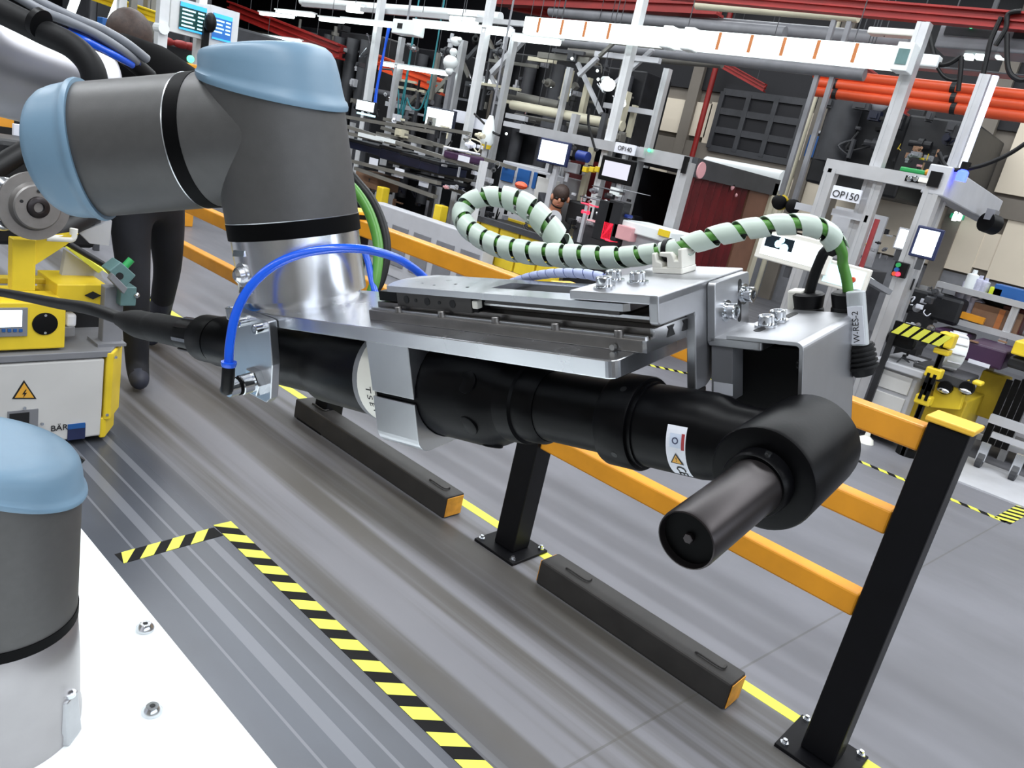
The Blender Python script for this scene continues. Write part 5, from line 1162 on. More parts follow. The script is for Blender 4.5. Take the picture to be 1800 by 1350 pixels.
# lit trunking with brown tape bands
dk = grp('lit_trunking', 'long bright white overhead trunking with brown tape bands and a grey end box', 'trunking', (1260, 80))
a, b = onX(5.9, 920, 46), onX(5.9, 1592, 98); z = (a.z+b.z)/2
MB().box(5.9, 6.0, a.y, b.y, z-0.075, z+0.075).build('trunk', M['duct'], dk, bevel=0.006)
for px in (942, 983, 1024, 1067, 1264, 1321, 1380, 1441, 1510):
    y = onX(5.9, px, 70).y; MB().box(5.896, 6.004, y-0.013, y+0.013, z-0.06, z+0.07).build('tape_band', M['bronze'], dk)
MB().box(5.88, 6.02, b.y-0.04, b.y+0.07, z-0.085, z+0.1).build('end_box', M['wht'], dk, bevel=0.006)
MB().box(5.875, 5.88, b.y-0.025, b.y+0.05, z-0.045, z+0.055).build('end_window', M['teal'], dk)
for px in (1172, 1210):
    y = onX(5.9, px, 65).y; MB().box(5.885, 6.015, y-0.05, y+0.05, z-0.085, z+0.09).build('junction_box', M['wht'], dk, bevel=0.01)
for y in (a.y-0.3, (a.y+b.y)/2, b.y+0.4): MB().cyl((5.95, y, z), (5.95, y, 7.0), 0.004, n=6).build('hanger_rod', M['grey3'], dk)
lamps = [((600, 34), (702, 44), 6.0, 0.06), ((728, 37), (893, 58), 6.0, 0.075), ((900, 62), (980, 74), 6.0, 0.07), ((671, 109), (782, 130), 6.4, 0.055), ((455, 22), (512, 28), 6.2, 0.05), ((484, 17), (548, 27), 6.3, 0.06), ((560, 31), (600, 36), 6.1, 0.06),
         ((608, 12), (634, 14), 6.3, 0.11), ((790, 27), (836, 35), 6.3, 0.10), ((840, 140), (868, 142), 7.0, 0.05), ((416, 55), (525, 72), 6.6, 0.045), ((1002, 83), (1075, 103), 7.5, 0.045)]
LL = ['white tube light above the robot wrist cap, left of the junction box', 'longest white tube light left of the trunking', 'short white tube light at the left end of the trunking', 'lower white tube light over the red beam', 'leftmost white tube light near the blue screens', 'white tube light just right of the blue screens', 'small white tube light above the pale blue cap',
      'short bright case above the longest tube lights at left', 'bright white case resting over the longest tube light', 'small bluish tube light far back between the posts', 'thin white tube light under the red beam at left', 'thin slanted white tube light under the trunking']
for (p1, p2, X, h), l in zip(lamps, LL):
    a, b = onX(X, *p1), onX(X, *p2); z = (a.z+b.z)/2; t = thing('tube_light', l, 'lamp', (X, (a.y+b.y)/2, z-h/2), 'overhead tube lights')
    MB().box(X, X+0.06, a.y, b.y, z-h/2, z+h*0.2).build('tube', M['lampw'], t, bevel=0.012)
    MB().box(X-0.01, X+0.07, a.y+0.02, b.y-0.02, z+h*0.2, z+h/2).build('housing', M['wht'], t)
    MB().cyl((X+0.03, (a.y+b.y)/2, z+h/2), (X+0.03, (a.y+b.y)/2, 7.0), 0.004, n=6).build('hanger_rod', M['grey3'], t)
t = grp('junction_box', 'white square junction box hanging between two tube lights', 'box', (708, 60), 5.95)
B_('case', M['wht'], (691, 32), (727, 62), 5.95, 0.15, t, 0.01); B_('dark_socket', M['ink'], (699, 40), (706, 50), 5.945, 0.006, t)
a = onX(5.95, 708, 32); MB().cyl((6.02, a.y, a.z-0.02), (6.02, a.y, 7.0), 0.012, n=8).build('conduit', M['grey2'], t)
c = onX(6.0, 1069, 149); t = thing('dome_lamp', 'round white dome lamp fixed on the gantry post', 'lamp', c-V_((0, 0, 0.06)))
MB().ball(c, 0.06, 16, (1, 1.15, 0.95)).build('dome', M['lampw'], t, smooth=True); MB().cyl(c+V_((0, 0.02, 0.04)), c+V_((0.1, 0.14, 0.05)), 0.03, n=12).build('neck', M['wht'], t)
# red and orange steelwork
def rbeam(label, p1, p2, X1, X2, h, m=M['red'], cat='beam'):
    a, b = onX(X1, *p1), onX(X2, *p2); mb = MB(); bar3(mb, a, b, h*0.7, h*0.12); u = V_((0, 0, h/2))
    bar3(mb, a+u, b+u, h*0.9, h*0.14); bar3(mb, a-u, b-u, h*0.9, h*0.14); bar3(mb, a, b, h*0.3, h)
    t = thing('steel_beam', label, cat, (a+b)/2); mb.build('beam', m, t)
    for f in (0.2, 0.8):
        c = a.lerp(b, f); MB().cyl(c, (c.x, c.y, 7.0), 0.005, n=6).build('hanger_rod', M['grey3'], t)
    return t
rbeam('red steel beam along the top right edge above the trunking', (1150, -16), (1860, 44), 6.4, 6.4, 0.10)
rbeam('slanted red steel beam right of the blue screens', (405, 14), (600, 92), 6.8, 6.8, 0.17)
rbeam('slanted red steel beam under the tube lights, mid left', (655, 105), (790, 158), 7.0, 7.0, 0.16, M['redor'])
rbeam('dark red steel beam running across at top centre', (872, -6), (1270, 10), 7.6, 7.6, 0.18)
rbeam('red steel brace slanting from the top centre behind the gantry post', (900, 8), (1170, 62), 7.8, 7.8, 0.12)
rbeam('dark red thin brace on the dark wall at upper right', (1268, 112), (1345, 155), 11.5, 11.5, 0.1)
rbeam('red brace below the right end of the trunking', (1475, 95), (1600, 190), 7.9, 7.9, 0.12)
rbeam('yellow crane beam at the top left behind the worker', (165, -8), (292, 36), 3.9, 3.9, 0.10, M['yel'])
rbeam('small yellow beam end above the pale blue wrist cap', (405, 62), (442, 76), 8.5, 8.5, 0.16, M['yel'])
for i, (p1, p2) in enumerate((((1430, 136), (1860, 165)), ((1430, 153), (1860, 183)), ((1430, 170), (1860, 201)))):
    a, b = onX(7.4, *p1), onX(7.4, *p2); z = (a.z+b.z)/2
    t = thing('orange_pipe', ['upper orange-red pipe at right behind the frame posts', 'middle orange-red pipe at right behind the frame posts', 'lowest orange-red pipe at right behind the frame posts'][i], 'pipe', (7.4, (a.y+b.y)/2, z), 'orange-red pipes')
    MB().cyl((7.4, a.y, z), (7.4, b.y, z), 0.045, n=18).build('pipe', M['redor'], t, smooth=True)
    for f in (0.1, 0.62): y = a.y+(b.y-a.y)*f; MB().lathe((7.4, y, z), (0, 1, 0), [(-0.02, 0.05), (0.02, 0.05)], 18).build('pipe_clip', M['dark'], t)
    MB().cyl((7.4, a.y-0.4, z+0.05), (7.4, a.y-0.4, 7.0), 0.005, n=6).build('hanger_rod', M['grey3'], t)
pp = [((960, 70), (1520, 132), 7.0, 0.05, 'grey2', 'thick grey pipe running under the white trunking'), ((1000, 92), (1270, 112), 7.4, 0.045, 'truss', 'dull grey pipe lower of two under the trunking'),
      ((968, 20), (1380, 58), 7.6, 0.06, 'grey2', 'grey pipe behind the top of the gantry post'), ((1225, 8), (1510, 30), 7.0, 0.045, 'beigef', 'cream strip just under the red top beam'),
      ((1200, 38), (1600, 74), 7.8, 0.07, 'grey2', 'thick grey pipe between red beam and trunking'), ((900, 184), (1095, 222), 6.6, 0.05, 'beigef', 'cream duct bar crossing behind the gantry posts'),
      ((905, 205), (1100, 240), 7.0, 0.04, 'truss', 'grey rail just below the cream duct bar'), ((880, 165), (985, 188), 6.8, 0.06, 'truss', 'grey rail above the cream duct bar'),
      ((530, 2), (880, 30), 6.6, 0.05, 'wht', 'white pipe along the top left above the tube lights'), ((610, 150), (760, 180), 7.2, 0.035, 'grey2', 'grey pipe in the dark bay right of the wrist cap')]
for p1, p2, X, r, m, l in pp:
    a, b = onX(X, *p1), onX(X, *p2); z0, z1 = a.z, b.z
    t = thing('pipe', l, 'pipe', (a+b)/2)
    MB().cyl(a, b, r, n=14).build('pipe_run', M[m], t, smooth=True)
    for f in (0.25, 0.75):
        c = a.lerp(b, f); MB().cyl(c, (c.x, c.y, 7.0), 0.004, n=6).build('hanger_rod', M['grey3'], t)
for p1, p2, X, w, l in (((1002, 122), (984, 176), 6.7, 0.07, 'cream upright left of the two short ones under the trunking'), ((1100, 160), (1084, 212), 6.7, 0.08, 'cream upright beside the gantry post with the dome lamp'), ((1118, 185), (1098, 240), 7.0, 0.05, 'thin cream upright beyond the gantry post')):
    a, b = onX(X, *p1), onX(X, *p2); y = (a.y+b.y)/2
    t = thing('cream_upright', l, 'post', (X, y, 0)); MB().box(X, X+w, y-w/2, y+w/2, b.z, a.z).build('upright', M['beigef'], t); MB().box(X+0.01, X+0.04, y-0.02, y+0.02, 0, b.z).build('lower_post', M['grey3'], t)
# roof trusses and dark plant in the depth
for k, (y, ) in enumerate(((9.5,), (13.5,), (18.0,), (22.5,))):
    t = thing('roof_truss', ['nearest grey roof truss across the hall', 'second grey roof truss across the hall', 'third grey roof truss across the hall', 'farthest grey roof truss across the hall'][k], 'truss', (4, y, 4.6), 'roof trusses')
    MB().box(-6.9, 12, y-0.06, y+0.06, 4.6, 4.72).build('lower_chord', M['truss'], t); MB().box(-6.9, 12, y-0.06, y+0.06, 5.9, 6.02).build('upper_chord', M['truss'], t)
    for i in range(12):
        x0 = -6.9+i*1.57; bar3(MB(), V_((x0, y, 4.66)), V_((x0+0.79, y, 5.95)), 0.06, 0.06).build('web_bar', M['truss'], t); bar3(MB(), V_((x0+0.79, y, 5.95)), V_((x0+1.57, y, 4.66)), 0.06, 0.06).build('web_bar', M['truss'], t)
    MB().box(-6.95, -6.8, y-0.1, y+0.1, 0, 6).build('truss_column', M['truss'], t)
for i, (px0, px1, py0, py1, X) in enumerate(((600, 660, 55, 150, 7.2), (700, 800, 80, 190, 8.5), (880, 1000, 90, 210, 8.6), (1010, 1120, 110, 200, 9.9), (520, 600, 45, 110, 8.0))):
    a, b = onX(X, px0, py0), onX(X, px1, py1)
    t = thing('dark_plant', ['dark process cabinet right of the wrist cap', 'dark process cabinet behind the white robot fixture', 'dark process cabinet behind the cream uprights', 'dark process cabinet behind the dome lamp', 'dark process cabinet above the wrist cap'][i], 'machine', (X, (a.y+b.y)/2, 0))
    MB().box(X, X+0.7, a.y, b.y, 0, a.z).build('cabinet_shell', M['dark'], t, bevel=0.02)
    for j in range(3):
        y = a.y+(b.y-a.y)*(j+0.5)/3; MB().cyl((X-0.12, y, 0.3), (X-0.12, y, a.z-0.1), 0.09, n=14).build('tank_tube', M['grey3'], t, smooth=True)
    clutter(t, px0, px1, py0, py1+30, 12, X-0.25, ['grey2', 'dark', 'grey3', 'truss', 'steel', 'grey'], 0.1, 10, 30, seed=30+i)
dt = thing('process_gallery', 'busy grey gallery of bars and devices seen between the gantry posts', 'gallery', (7.6, 5, 0))
rnd = random.Random(77)
for i in range(46):
    px, py = rnd.uniform(690, 1120), rnd.uniform(60, 235); X = rnd.uniform(6.45, 6.95); c = onX(X, px, py); k = rnd.random(); L = rnd.uniform(0.25, 0.8); w = rnd.uniform(0.025, 0.06)
    m = M[rnd.choice(['truss', 'truss', 'grey2', 'beigef', 'grey', 'grey3'])]
    d = V_((0, L, 0)) if k < 0.5 else V_((0, 0, L)) if k < 0.72 else V_((0, L*0.6, L*0.6*rnd.choice((-1, 1))))
    bar3_(c-d/2, c+d/2, w).build('gallery_bar', m, dt)
for i in range(9):
    px, py = rnd.uniform(880, 1110), rnd.uniform(90, 240); c = onX(rnd.uniform(6.5, 7.5), px, py); MB().ball(c, 0.016, 10).build('indicator_lamp', M['lampw'], dt, smooth=True)
clutter(dt, 620, 1100, 70, 235, 60, 6.45, ['grey2', 'grey', 'dark', 'grey3', 'steel', 'truss', 'blkpl'], 0.45, 9, 30, 0.1, seed=78)
for y in (onX(7.6, 1080, 100).y, onX(7.6, 720, 100).y): MB().box(6.9, 6.96, y-0.04, y+0.04, 0, 2.4).build('gallery_post', M['grey3'], dt)
# control boxes at the top right
t = grp('control_cabinet', 'grey control cabinet with dark window at the top right', 'cabinet', (1700, 80), 6.6)
B_('case', M['grey2'], (1655, 42), (1762, 92), 6.6, 0.3, t, 0.01); B_('dark_window', M['dark'], (1664, 44), (1740, 66), 6.59, 0.02, t)
c = onX(6.58, 1708, 45); MB().ball(c, 0.02, 10).build('green_light', M['ledg'], t)
a = onX(6.6, 1655, 42); MB().box(6.7, 6.73, a.y-0.3, a.y-0.27, a.z-0.05, 7.0).build('hanger_rod', M['grey3'], t)
t = grp('control_cabinet', 'second grey control cabinet cut by the top right corner', 'cabinet', (1790, 80), 6.5)
B_('case', M['grey2'], (1768, 45), (1870, 100), 6.5, 0.3, t, 0.01); B_('dark_window', M['dark'], (1786, 48), (1850, 72), 6.49, 0.02, t)
a = onX(6.5, 1765, 45); MB().box(6.6, 6.63, a.y-0.3, a.y-0.27, a.z-0.05, 7.0).build('hanger_rod', M['grey3'], t)
B_('lit_case', M['whtpl'], (1527, 46), (1608, 64), 6.8, 0.12, None, 0.01, 'white ribbed case under the red beam left of the tall frame post', 'box')
a = onX(6.86, 1560, 46); MB().cyl((a.x, a.y, a.z-0.08), (a.x, a.y, 7.0), 0.004, n=6).build('hanger_rod', M['grey3'], COL.objects['lit_case'])
B_('cable_tray', M['grey2'], (1600, 112), (1870, 140), 6.9, 0.2, None, 0.005, 'grey cable tray over the orange-red pipes', 'cable tray')
B_('white_trunk_end', M['wht'], (1612, 93), (1645, 118), 6.3, 0.1, None, 0.01, 'short white trunking end right of the tall frame post', 'trunking')
for i, (px, l) in enumerate(((1702, 'small white lit box left on the cable tray at right'), (1722, 'small white lit box middle on the cable tray at right'), (1758, 'wide white lit box on the cable tray near the corner'), (1785, 'small white lit box rightmost on the cable tray'))):
    B_('tray_box', M['duct'], (px-7, 93), (px+(12 if i == 2 else 5), 103), 6.7, 0.08, None, 0.004, l, 'box', 'lit boxes on the cable tray')
for i, pts in enumerate((((1632, 50), (1640, 90), (1648, 112), (1668, 112), (1690, 98)), ((1634, 60), (1642, 105), (1660, 135), (1685, 140), (1690, 120)), ((1760, 30), (1742, 70), (1735, 100), (1728, 130)), ((1770, 60), (1772, 120), (1790, 140), (1812, 138)), ((1795, 20), (1772, 25), (1768, 50), (1750, 80)), ((1690, 100), (1688, 130), (1684, 160)))):
    l = ['black cable loop hanging right of the tall frame post', 'thinner black cable loop hanging right of the tall frame post', 'black cable dropping between the control cabinets', 'black cable coil at the right edge above the orange pipes', 'grey-black conduit bend at the top right corner', 'short black cable end hanging on the orange pipes'][i]
    MB().tube(smooth_path([onX(6.35, *p) for p in pts], 5), 0.017 if i != 1 else 0.012, 8).build('cable_loop', M['cabk'], None, smooth=True, label=l, cat='cable')
# dark machine block at the upper right
t = grp('dark_machine_tower', 'tall dark machine tower under the orange-red pipes', 'machine', (1520, 300), 10.6)
(xa, xb_, ya, yb_, za, zb_) = bx((1460, 170), (1590, 300), 8.6, 1.5); (xa, xb_, ya, yb_, za, zb_) = bx((1460, 170), (1590, 300), 10.6); MB().box(10.6, 11.97, ya, yb_, zb_-0.35, za).build('tower_shell', M['dark'], t, bevel=0.03)
(xa, xb_, ya, yb_, za, zb_) = bx((1600, 200), (1690, 300), 8.4, 1.5); (xa, xb_, ya, yb_, za, zb_) = bx((1600, 200), (1690, 300), 10.4); MB().box(10.4, 11.97, ya, yb_, zb_-0.2, za).build('tower_shell', M['dark'], t, bevel=0.03)
a = onX(10.4, 1500, 150); MB().cyl((10.4, a.y, onX(10.4, 1500, 292).z), (10.4, a.y, a.z), 0.2, n=18).build('vent_duct', M['grey3'], t, smooth=True)
a = onX(10.3, 1545, 178); MB().ball(a, 0.13, 14).build('white_filter', M['grey'], t, smooth=True)
clutter(t, 1460, 1680, 190, 290, 30, 10.1, ['dark', 'grey3', 'dark', 'dark', 'navy', 'blkpl'], 0.4, 12, 40, seed=40)

# ------------------------------------------------------------------ background C: middle stations
bo = grp('curtain_booth', 'aluminium framed booth with dark red curtain beyond the cable loop', 'booth', (1180, 400))
floorpost('booth_post', M['prof'], (1120, 258), 0.10, 6.0, bo); floorpost('booth_post', M['prof'], (1205, 284), 0.10, 6.0, bo)
hbm('booth_header', M['prof'], (1122, 268), (1203, 288), 0.12, 5.99, bo)
for px, py in ((1118, 268), (1204, 290)): c = onX(5.98, px, py); MB().box(5.97, 6.0, c.y-0.02, c.y+0.02, c.z-0.07, c.z+0.07).build('corner_joint', M['blkpl'], bo)
a = onX(6.0, 1205, 288); bq = onY(a.y, 1358, 338); zt_ = a.z
MB().box(6.1, bq.x, a.y-0.05, a.y+0.05, zt_-0.09, zt_+0.07).build('side_header', M['grey3'], bo)
xm = onY(a.y, 1312, 345).x
n_ = 9
for i in range(n_):                                                     # curtain folds
    x0 = 6.1+(xm-6.1)*i/n_; x1 = 6.1+(xm-6.1)*(i+1)/n_
    MB().hull([V_((x0, a.y, 0.1)), V_(((x0+x1)/2, a.y-0.03, 0.1)), V_((x1, a.y, 0.1)), V_(((x0+x1)/2, a.y+0.03, 0.1))], [V_((x0, a.y, zt_-0.09)), V_(((x0+x1)/2, a.y-0.03, zt_-0.09)), V_((x1, a.y, zt_-0.09)), V_(((x0+x1)/2, a.y+0.03, zt_-0.09))]).build('curtain_fold', M['redcur'], bo)
MB().box(xm, bq.x-0.1, a.y-0.02, a.y+0.02, 0.1, zt_-0.09).build('brown_panel', M['brown'], bo)
MB().box(bq.x-0.1, bq.x, a.y-0.05, a.y+0.05, 0, zt_+0.03).build('back_post', M['beigef'], bo)
y_l = onX(6.0, 1120, 258).y
MB().box(6.9, 6.95, a.y+0.05, y_l, 0.05, zt_).build('back_sheet', M['redcur'], bo)
MB().box(6.1, 6.9, y_l, y_l+0.02, 0.05, zt_-0.1).build('side_sheet', M['dark'], bo)
MB().box(6.1, 6.9, a.y+0.02, y_l, zt_-0.08, zt_-0.05).build('roof_sheet', M['dark'], bo)
c = onY(a.y-0.04, 1230, 299); MB().lathe(c, (0, -1, 0), [(0, 0.075), (0.02, 0.07), (0.02, 0.03)], 20).build('round_sticker', M['pink'], bo)
for px, py, r in ((1288, 328, 0.035), (1294, 343, 0.02)): c = onY(a.y-0.04, px, py); MB().lathe(c, (0, -1, 0), [(0, r), (0.01, r*0.6)], 14).build('round_sticker', M['pink'], bo)
t = grp('white_counter', 'white counter top in front of the dark red booth', 'counter', (1130, 430), 5.5)
(xa, xb_, ya, yb_, za, zb_) = bx((1085, 402), (1175, 428), 5.5, 0.45); MB().box(5.5, 5.95, ya, yb_, zb_, zb_+0.09).build('counter_top', M['wht'], t, bevel=0.01); MB().box(5.55, 5.9, ya-0.05, yb_+0.05, 0, zb_).build('counter_base', M['grey'], t)
c = onX(5.5, 1168, 411); MB().box(5.48, 5.5, c.y-0.05, c.y+0.05, c.z-0.02, c.z+0.03).build('yellow_mark', M['yel'], t)
a1, b1 = onX(9.0, 1240, 292), onX(9.0, 1375, 318)
t = thing('white_awning', 'long white roll above the dark red curtain', 'awning', (9, (a1.y+b1.y)/2, 0)); MB().cyl(a1, b1, 0.12, n=18).build('roll', M['wht'], t, smooth=True)
MB().box(9.0, 9.05, a1.y, b1.y, b1.z-0.45, b1.z+0.1).build('skirt', M['beigef'], t)
for y in (a1.y-0.1, b1.y+0.1): MB().box(9.06, 9.12, y-0.03, y+0.03, 0, b1.z).build('awning_post', M['beigef'], t)
for i, (px, py) in enumerate(((1369, 355), (1393, 362))):
    c = onX(7.0, px, py); t = thing('black_camera', ['black camera with a yellow ring hanging right of the curtain', 'black camera hanging rightmost beside the curtain'][i], 'camera', c)
    MB().lathe(c, (-1, -0.6, -0.1), [(-0.05, 0.06), (0.05, 0.065), (0.06, 0.05)], 18).build('body', M['blkpl'], t, smooth=True)
    MB().box(c.x-0.02, c.x+0.02, c.y-0.02, c.y+0.02, c.z+0.04, 7.0).build('drop_rod', M['grey2'], t)
    if i == 0: MB().lathe(c+V_((0.0, -0.02, 0)), (-1, -0.6, -0.1), [(-0.03, 0.068), (-0.0, 0.072), (0.01, 0.06)], 18).build('yellow_ring', M['yel'], t)
t = grp('number_board', 'white OP 140 board on the grey beam left of the dark booth', 'sign', (1098, 262))
B_('board', M['paper'], (1083, 249), (1113, 274), 5.9, 0.02, t); pc = onX(5.895, 1098, 262); text('board_lettering', 'OP140', 0.055, planeM(pc, (0, -1, 0), (0, 0, 1)), M['ink'], t, ext=0.001)
a = onX(5.9, 1098, 262); MB().box(5.92, 5.96, a.y-0.02, a.y+0.02, 0, a.z).build('board_post', M['prof'], t)
t = screen('monitor', 'dim grey monitor below the OP 140 board', ((1064, 281), (1102, 318)), 5.85, M['scrdim'], M['blkpl'], 0.04)
a = onX(5.85, 1085, 320); MB().box(5.88, 5.92, a.y-0.03, a.y+0.03, 0, a.z).build('monitor_post', M['grey'], t); MB().box(5.84, 5.9, a.y-0.05, a.y+0.05, a.z-0.12, a.z-0.05).build('joint', M['wht'], t)
t = screen('monitor', 'bright white square monitor beside the blue cabinet', ((953, 245), (991, 290)), 5.85, M['scr'], M['bluest'], 0.02)
a = onX(5.85, 972, 290); MB().box(5.88, 5.92, a.y-0.03, a.y+0.03, 0, a.z).build('monitor_post', M['grey'], t)
t = screen('monitor', 'bright white tilted monitor above the flow rack bins', ((752, 188), (792, 232)), 5.9, M['scr'], M['navy'], 0.014)
a = onX(5.9, 775, 232); MB().box(5.93, 5.97, a.y-0.025, a.y+0.025, 0, a.z).build('monitor_post', M['grey3'], t)
t = screen('monitor', 'small white monitor just right of the pale blue wrist cap', ((628, 175), (656, 198)), 5.9, M['scr'], M['dark'], 0.01)
a = onX(5.9, 642, 198); MB().box(5.93, 5.97, a.y-0.025, a.y+0.025, 0, a.z).build('monitor_post', M['grey3'], t)
B_('lit_keyboard', M['scrc'], (627, 196), (655, 206), 5.7, 0.04, None, 0.004, 'pale lit strip under the small monitor by the wrist cap', 'keyboard')
for i, (p1, p2, l) in enumerate((((797, 192), (818, 218), 'white paper sheet hanging right of the tilted monitor'), ((830, 205), (852, 230), 'white paper sheet beside the hanging white pendant'))):
    B_('paper_sheet', M['paper'], p1, p2, 6.1, 0.006, None, 0, l, 'paper')
t = grp('blue_cabinet', 'grey framed cabinet with blue doors left of the bright monitor', 'cabinet', (915, 400), 6.0)
(xa, xb_, ya, yb_, za, zb_) = bx((880, 290), (944, 400), 6.0, 0.5)
z1 = onX(6.0, 912, 288).z; z0 = onX(6.0, 912, 325).z
MB().box(6.02, 6.5, ya, yb_, 0, z1).build('cabinet_shell', M['grey'], t, bevel=0.01)
for i in range(3):
    w = (ya-yb_)/3; MB().box(6.0, 6.02, ya-w*i-0.03, ya-w*(i+1)+0.02, z0, z1-0.04).build('blue_door', M['blue'], t, bevel=0.004)
c = onX(5.99, 890, 292); MB().ball(c, 0.022, 10, (0.4, 1.5, 1)).build('white_sticker', M['wht'], t)
t = grp('beige_cabinet', 'plain pale cabinet right of the blue doors', 'cabinet', (965, 420), 6.0)
(xa, xb_, ya, yb_, za, zb_) = bx((945, 300), (984, 345), 6.0, 0.5); MB().box(6.0, 6.5, ya, yb_, 0.05, za).build('cabinet_shell', M['grey'], t, bevel=0.01); MB().box(5.985, 6.0, ya-0.03, yb_+0.03, 0.3, za-0.05).build('door', M['panel'], t, bevel=0.004)
t = grp('screwdriver_unit', 'grey motor unit with blue valve hanging right of the bright monitor', 'machine', (1010, 300), 6.0)
B_('motor_box', M['grey'], (993, 283), (1012, 306), 6.0, 0.15, t, 0.01); c = onX(5.95, 1025, 275); MB().lathe(c, (0, 1, 0), [(-0.06, 0.05), (0.06, 0.05), (0.07, 0.03)], 14).build('blue_valve', M['cabl2'], t, smooth=True)
c = onX(5.99, 996, 312); MB().cyl(c-V_((0, 0, 0.04)), c+V_((0, 0, 0.04)), 0.02, n=10).build('spindle', M['grey'], t)
for px in (1029, 1041, 1051): c = onX(5.95, px, 298); MB().box(5.93, 5.98, c.y-0.025, c.y+0.025, c.z-0.025, c.z+0.025).build('yellow_cap', M['yel'], t, bevel=0.006)
clutter(t, 995, 1060, 245, 300, 12, 5.95, ['dark', 'grey3', 'grey2', 'blkpl'], 0.2, 8, 20, seed=21)
MB().box(6.2, 6.25, onX(6.2, 1030, 300).y-0.03, onX(6.2, 1030, 300).y+0.03, 0, onX(6.2, 1030, 240).z).build('support_post', M['beigef'], t)
MB().box(6.3, 6.34, onX(6.3, 985, 300).y, onX(6.3, 1100, 330).y, 0.05, onX(6.3, 1050, 285).z).build('dark_backing', M['redcur'], t)
lm = grp('robot_cell', 'dark assembly fixture with red lit lamps between cable loop and booth', 'machine', (1060, 400), 5.6)
MB().box(*bx((1000, 350), (1095, 420), 6.0, 0.25)).build('fixture_body', M['dark'], lm, bevel=0.02)
for p1, p2 in (((1021, 355), (1036, 361)), ((1038, 360), (1054, 366)), ((1022, 368), (1031, 377))): B_('red_lamp', M['ledr'], p1, p2, 5.5, 0.05, lm, 0.008)
for p1, p2, m in (((1031, 385), (1060, 396), 'pink'), ((1062, 388), (1072, 425), 'ledr'), ((1080, 392), (1105, 425), 'pink'), ((1055, 350), (1063, 425), 'dark'), ((1072, 350), (1080, 425), 'dark'), ((1030, 345), (1062, 356), 'grey2'), ((1083, 330), (1130, 342), 'grey2'), ((1040, 325), (1085, 338), 'grey3')): B_('fixture_plate', M[m], p1, p2, 5.45, 0.12, lm, 0.006)
vp('support_post', M['grey'], (1033, 362), (1014, 425), 0.03, 5.5, lm)
B_('blue_block', M['cabl2'], (1083, 372), (1103, 384), 5.5, 0.08, lm, 0.01)
clutter(lm, 1000, 1110, 330, 410, 24, 5.5, ['dark', 'grey3', 'grey2', 'blkpl', 'grey', 'steel'], 0.4, 8, 24, seed=22)
MB().box(5.7, 6.0, onX(5.7, 1010, 400).y, onX(5.7, 1090, 420).y, 0, onX(5.7, 1050, 400).z).build('pedestal', M['grey3'], lm)
# conveyor with yellow side, dark fixtures riding on it
cv = grp('yellow_conveyor', 'long yellow sided conveyor carrying dark fixtures behind the cable loop', 'conveyor', (900, 470), 5.2)
a, b = onX(5.2, 812, 380), onX(5.2, 990, 435); zt_ = (a.z+b.z)/2; zb2 = onX(5.2, 900, 478).z
nseg = 5
for i in range(nseg):
    y0 = a.y+(b.y-a.y)*i/nseg; y1 = a.y+(b.y-a.y)*(i+1)/nseg-0.0 
    MB().box(5.2, 5.26, y0-0.012, y1+0.012, zb2, zt_).build('side_plate', M['yel'], cv, bevel=0.004)
MB().box(5.18, 5.24, a.y, b.y, zt_, zt_+0.05).build('top_rail', M['grey3'], cv); MB().box(5.8, 5.86, a.y, b.y, zb2, zt_+0.03).build('far_side_plate', M['yel2'], cv)
MB().box(5.24, 5.8, a.y, b.y, zt_-0.02, zt_+0.01).build('belt', M['blkpl'], cv)
for y in (a.y-0.2, (a.y+b.y)/2, b.y+0.2):
    for x in (5.28, 5.76): MB().box(x-0.03, x+0.03, y-0.03, y+0.03, 0, zb2).build('leg', M['yel2'], cv)
clutter(cv, 800, 960, 335, 395, 34, 5.35, ['dark', 'blkpl', 'grey3', 'steel', 'grey2', 'dark'], 0.4, 9, 26, 0.3, seed=23)
c = onX(5.3, 916, 326); MB().ball(c, 0.05, 12, (1, 1.3, 0.7)).build('orange_cap', M['redor'], cv, smooth=True)
clutter(cv, 820, 880, 280, 330, 12, 5.6, ['grey2', 'grey3', 'grey', 'dark'], 0.3, 8, 22, seed=27)
t = grp('grey_container', 'big pale grey container with darker square pockets behind the barrier', 'container', (760, 460), 5.2)
a, b = onX(5.0, 652, 360), onX(5.0, 855, 412); zt_ = (a.z+b.z)/2
MB().box(5.0, 5.16, a.y, b.y, 0, zt_).build('container_body', M['grey'], t, bevel=0.01)
for i in range(5):
    y = a.y+(b.y-a.y)*(i+0.5)/5; MB().box(4.985, 5.0, y-0.14, y+0.10, 0.12, zt_-0.15).build('dark_pocket', M['grey2'], t, bevel=0.004)
# flow racks with navy bins
fr2 = grp('flow_rack', 'inclined flow rack with long grey rails right of the wrist housing', 'rack', (720, 400), 5.3)
rails = [((608, 222), (840, 296)), ((622, 284), (772, 322)), ((626, 296), (765, 346)), ((600, 232), (700, 254)), ((612, 206), (760, 232))]
for p1, p2 in rails:
    a, b = onX(5.3, *p1), onX(5.3, *p2); bar3(MB(), a, b, 0.06, 0.035).build('rail', M['truss'], fr2); bar3(MB(), a+V_((0.5, 0, 0.06)), b+V_((0.5, 0, 0.06)), 0.06, 0.035).build('rail', M['truss'], fr2)
for px, py in ((618, 215), (700, 250), (775, 278), (846, 285)): floorpost('rack_post', M['prof'], (px, py), 0.05, 5.95, fr2)
floorpost('rack_post', M['proflit'], (848, 283), 0.05, 5.08, fr2)
hbm('pale_rail', M['wht'], (630, 230), (672, 252), 0.04, 5.25, fr2); hbm('pale_rail', M['wht'], (660, 240), (690, 250), 0.035, 5.2, fr2)
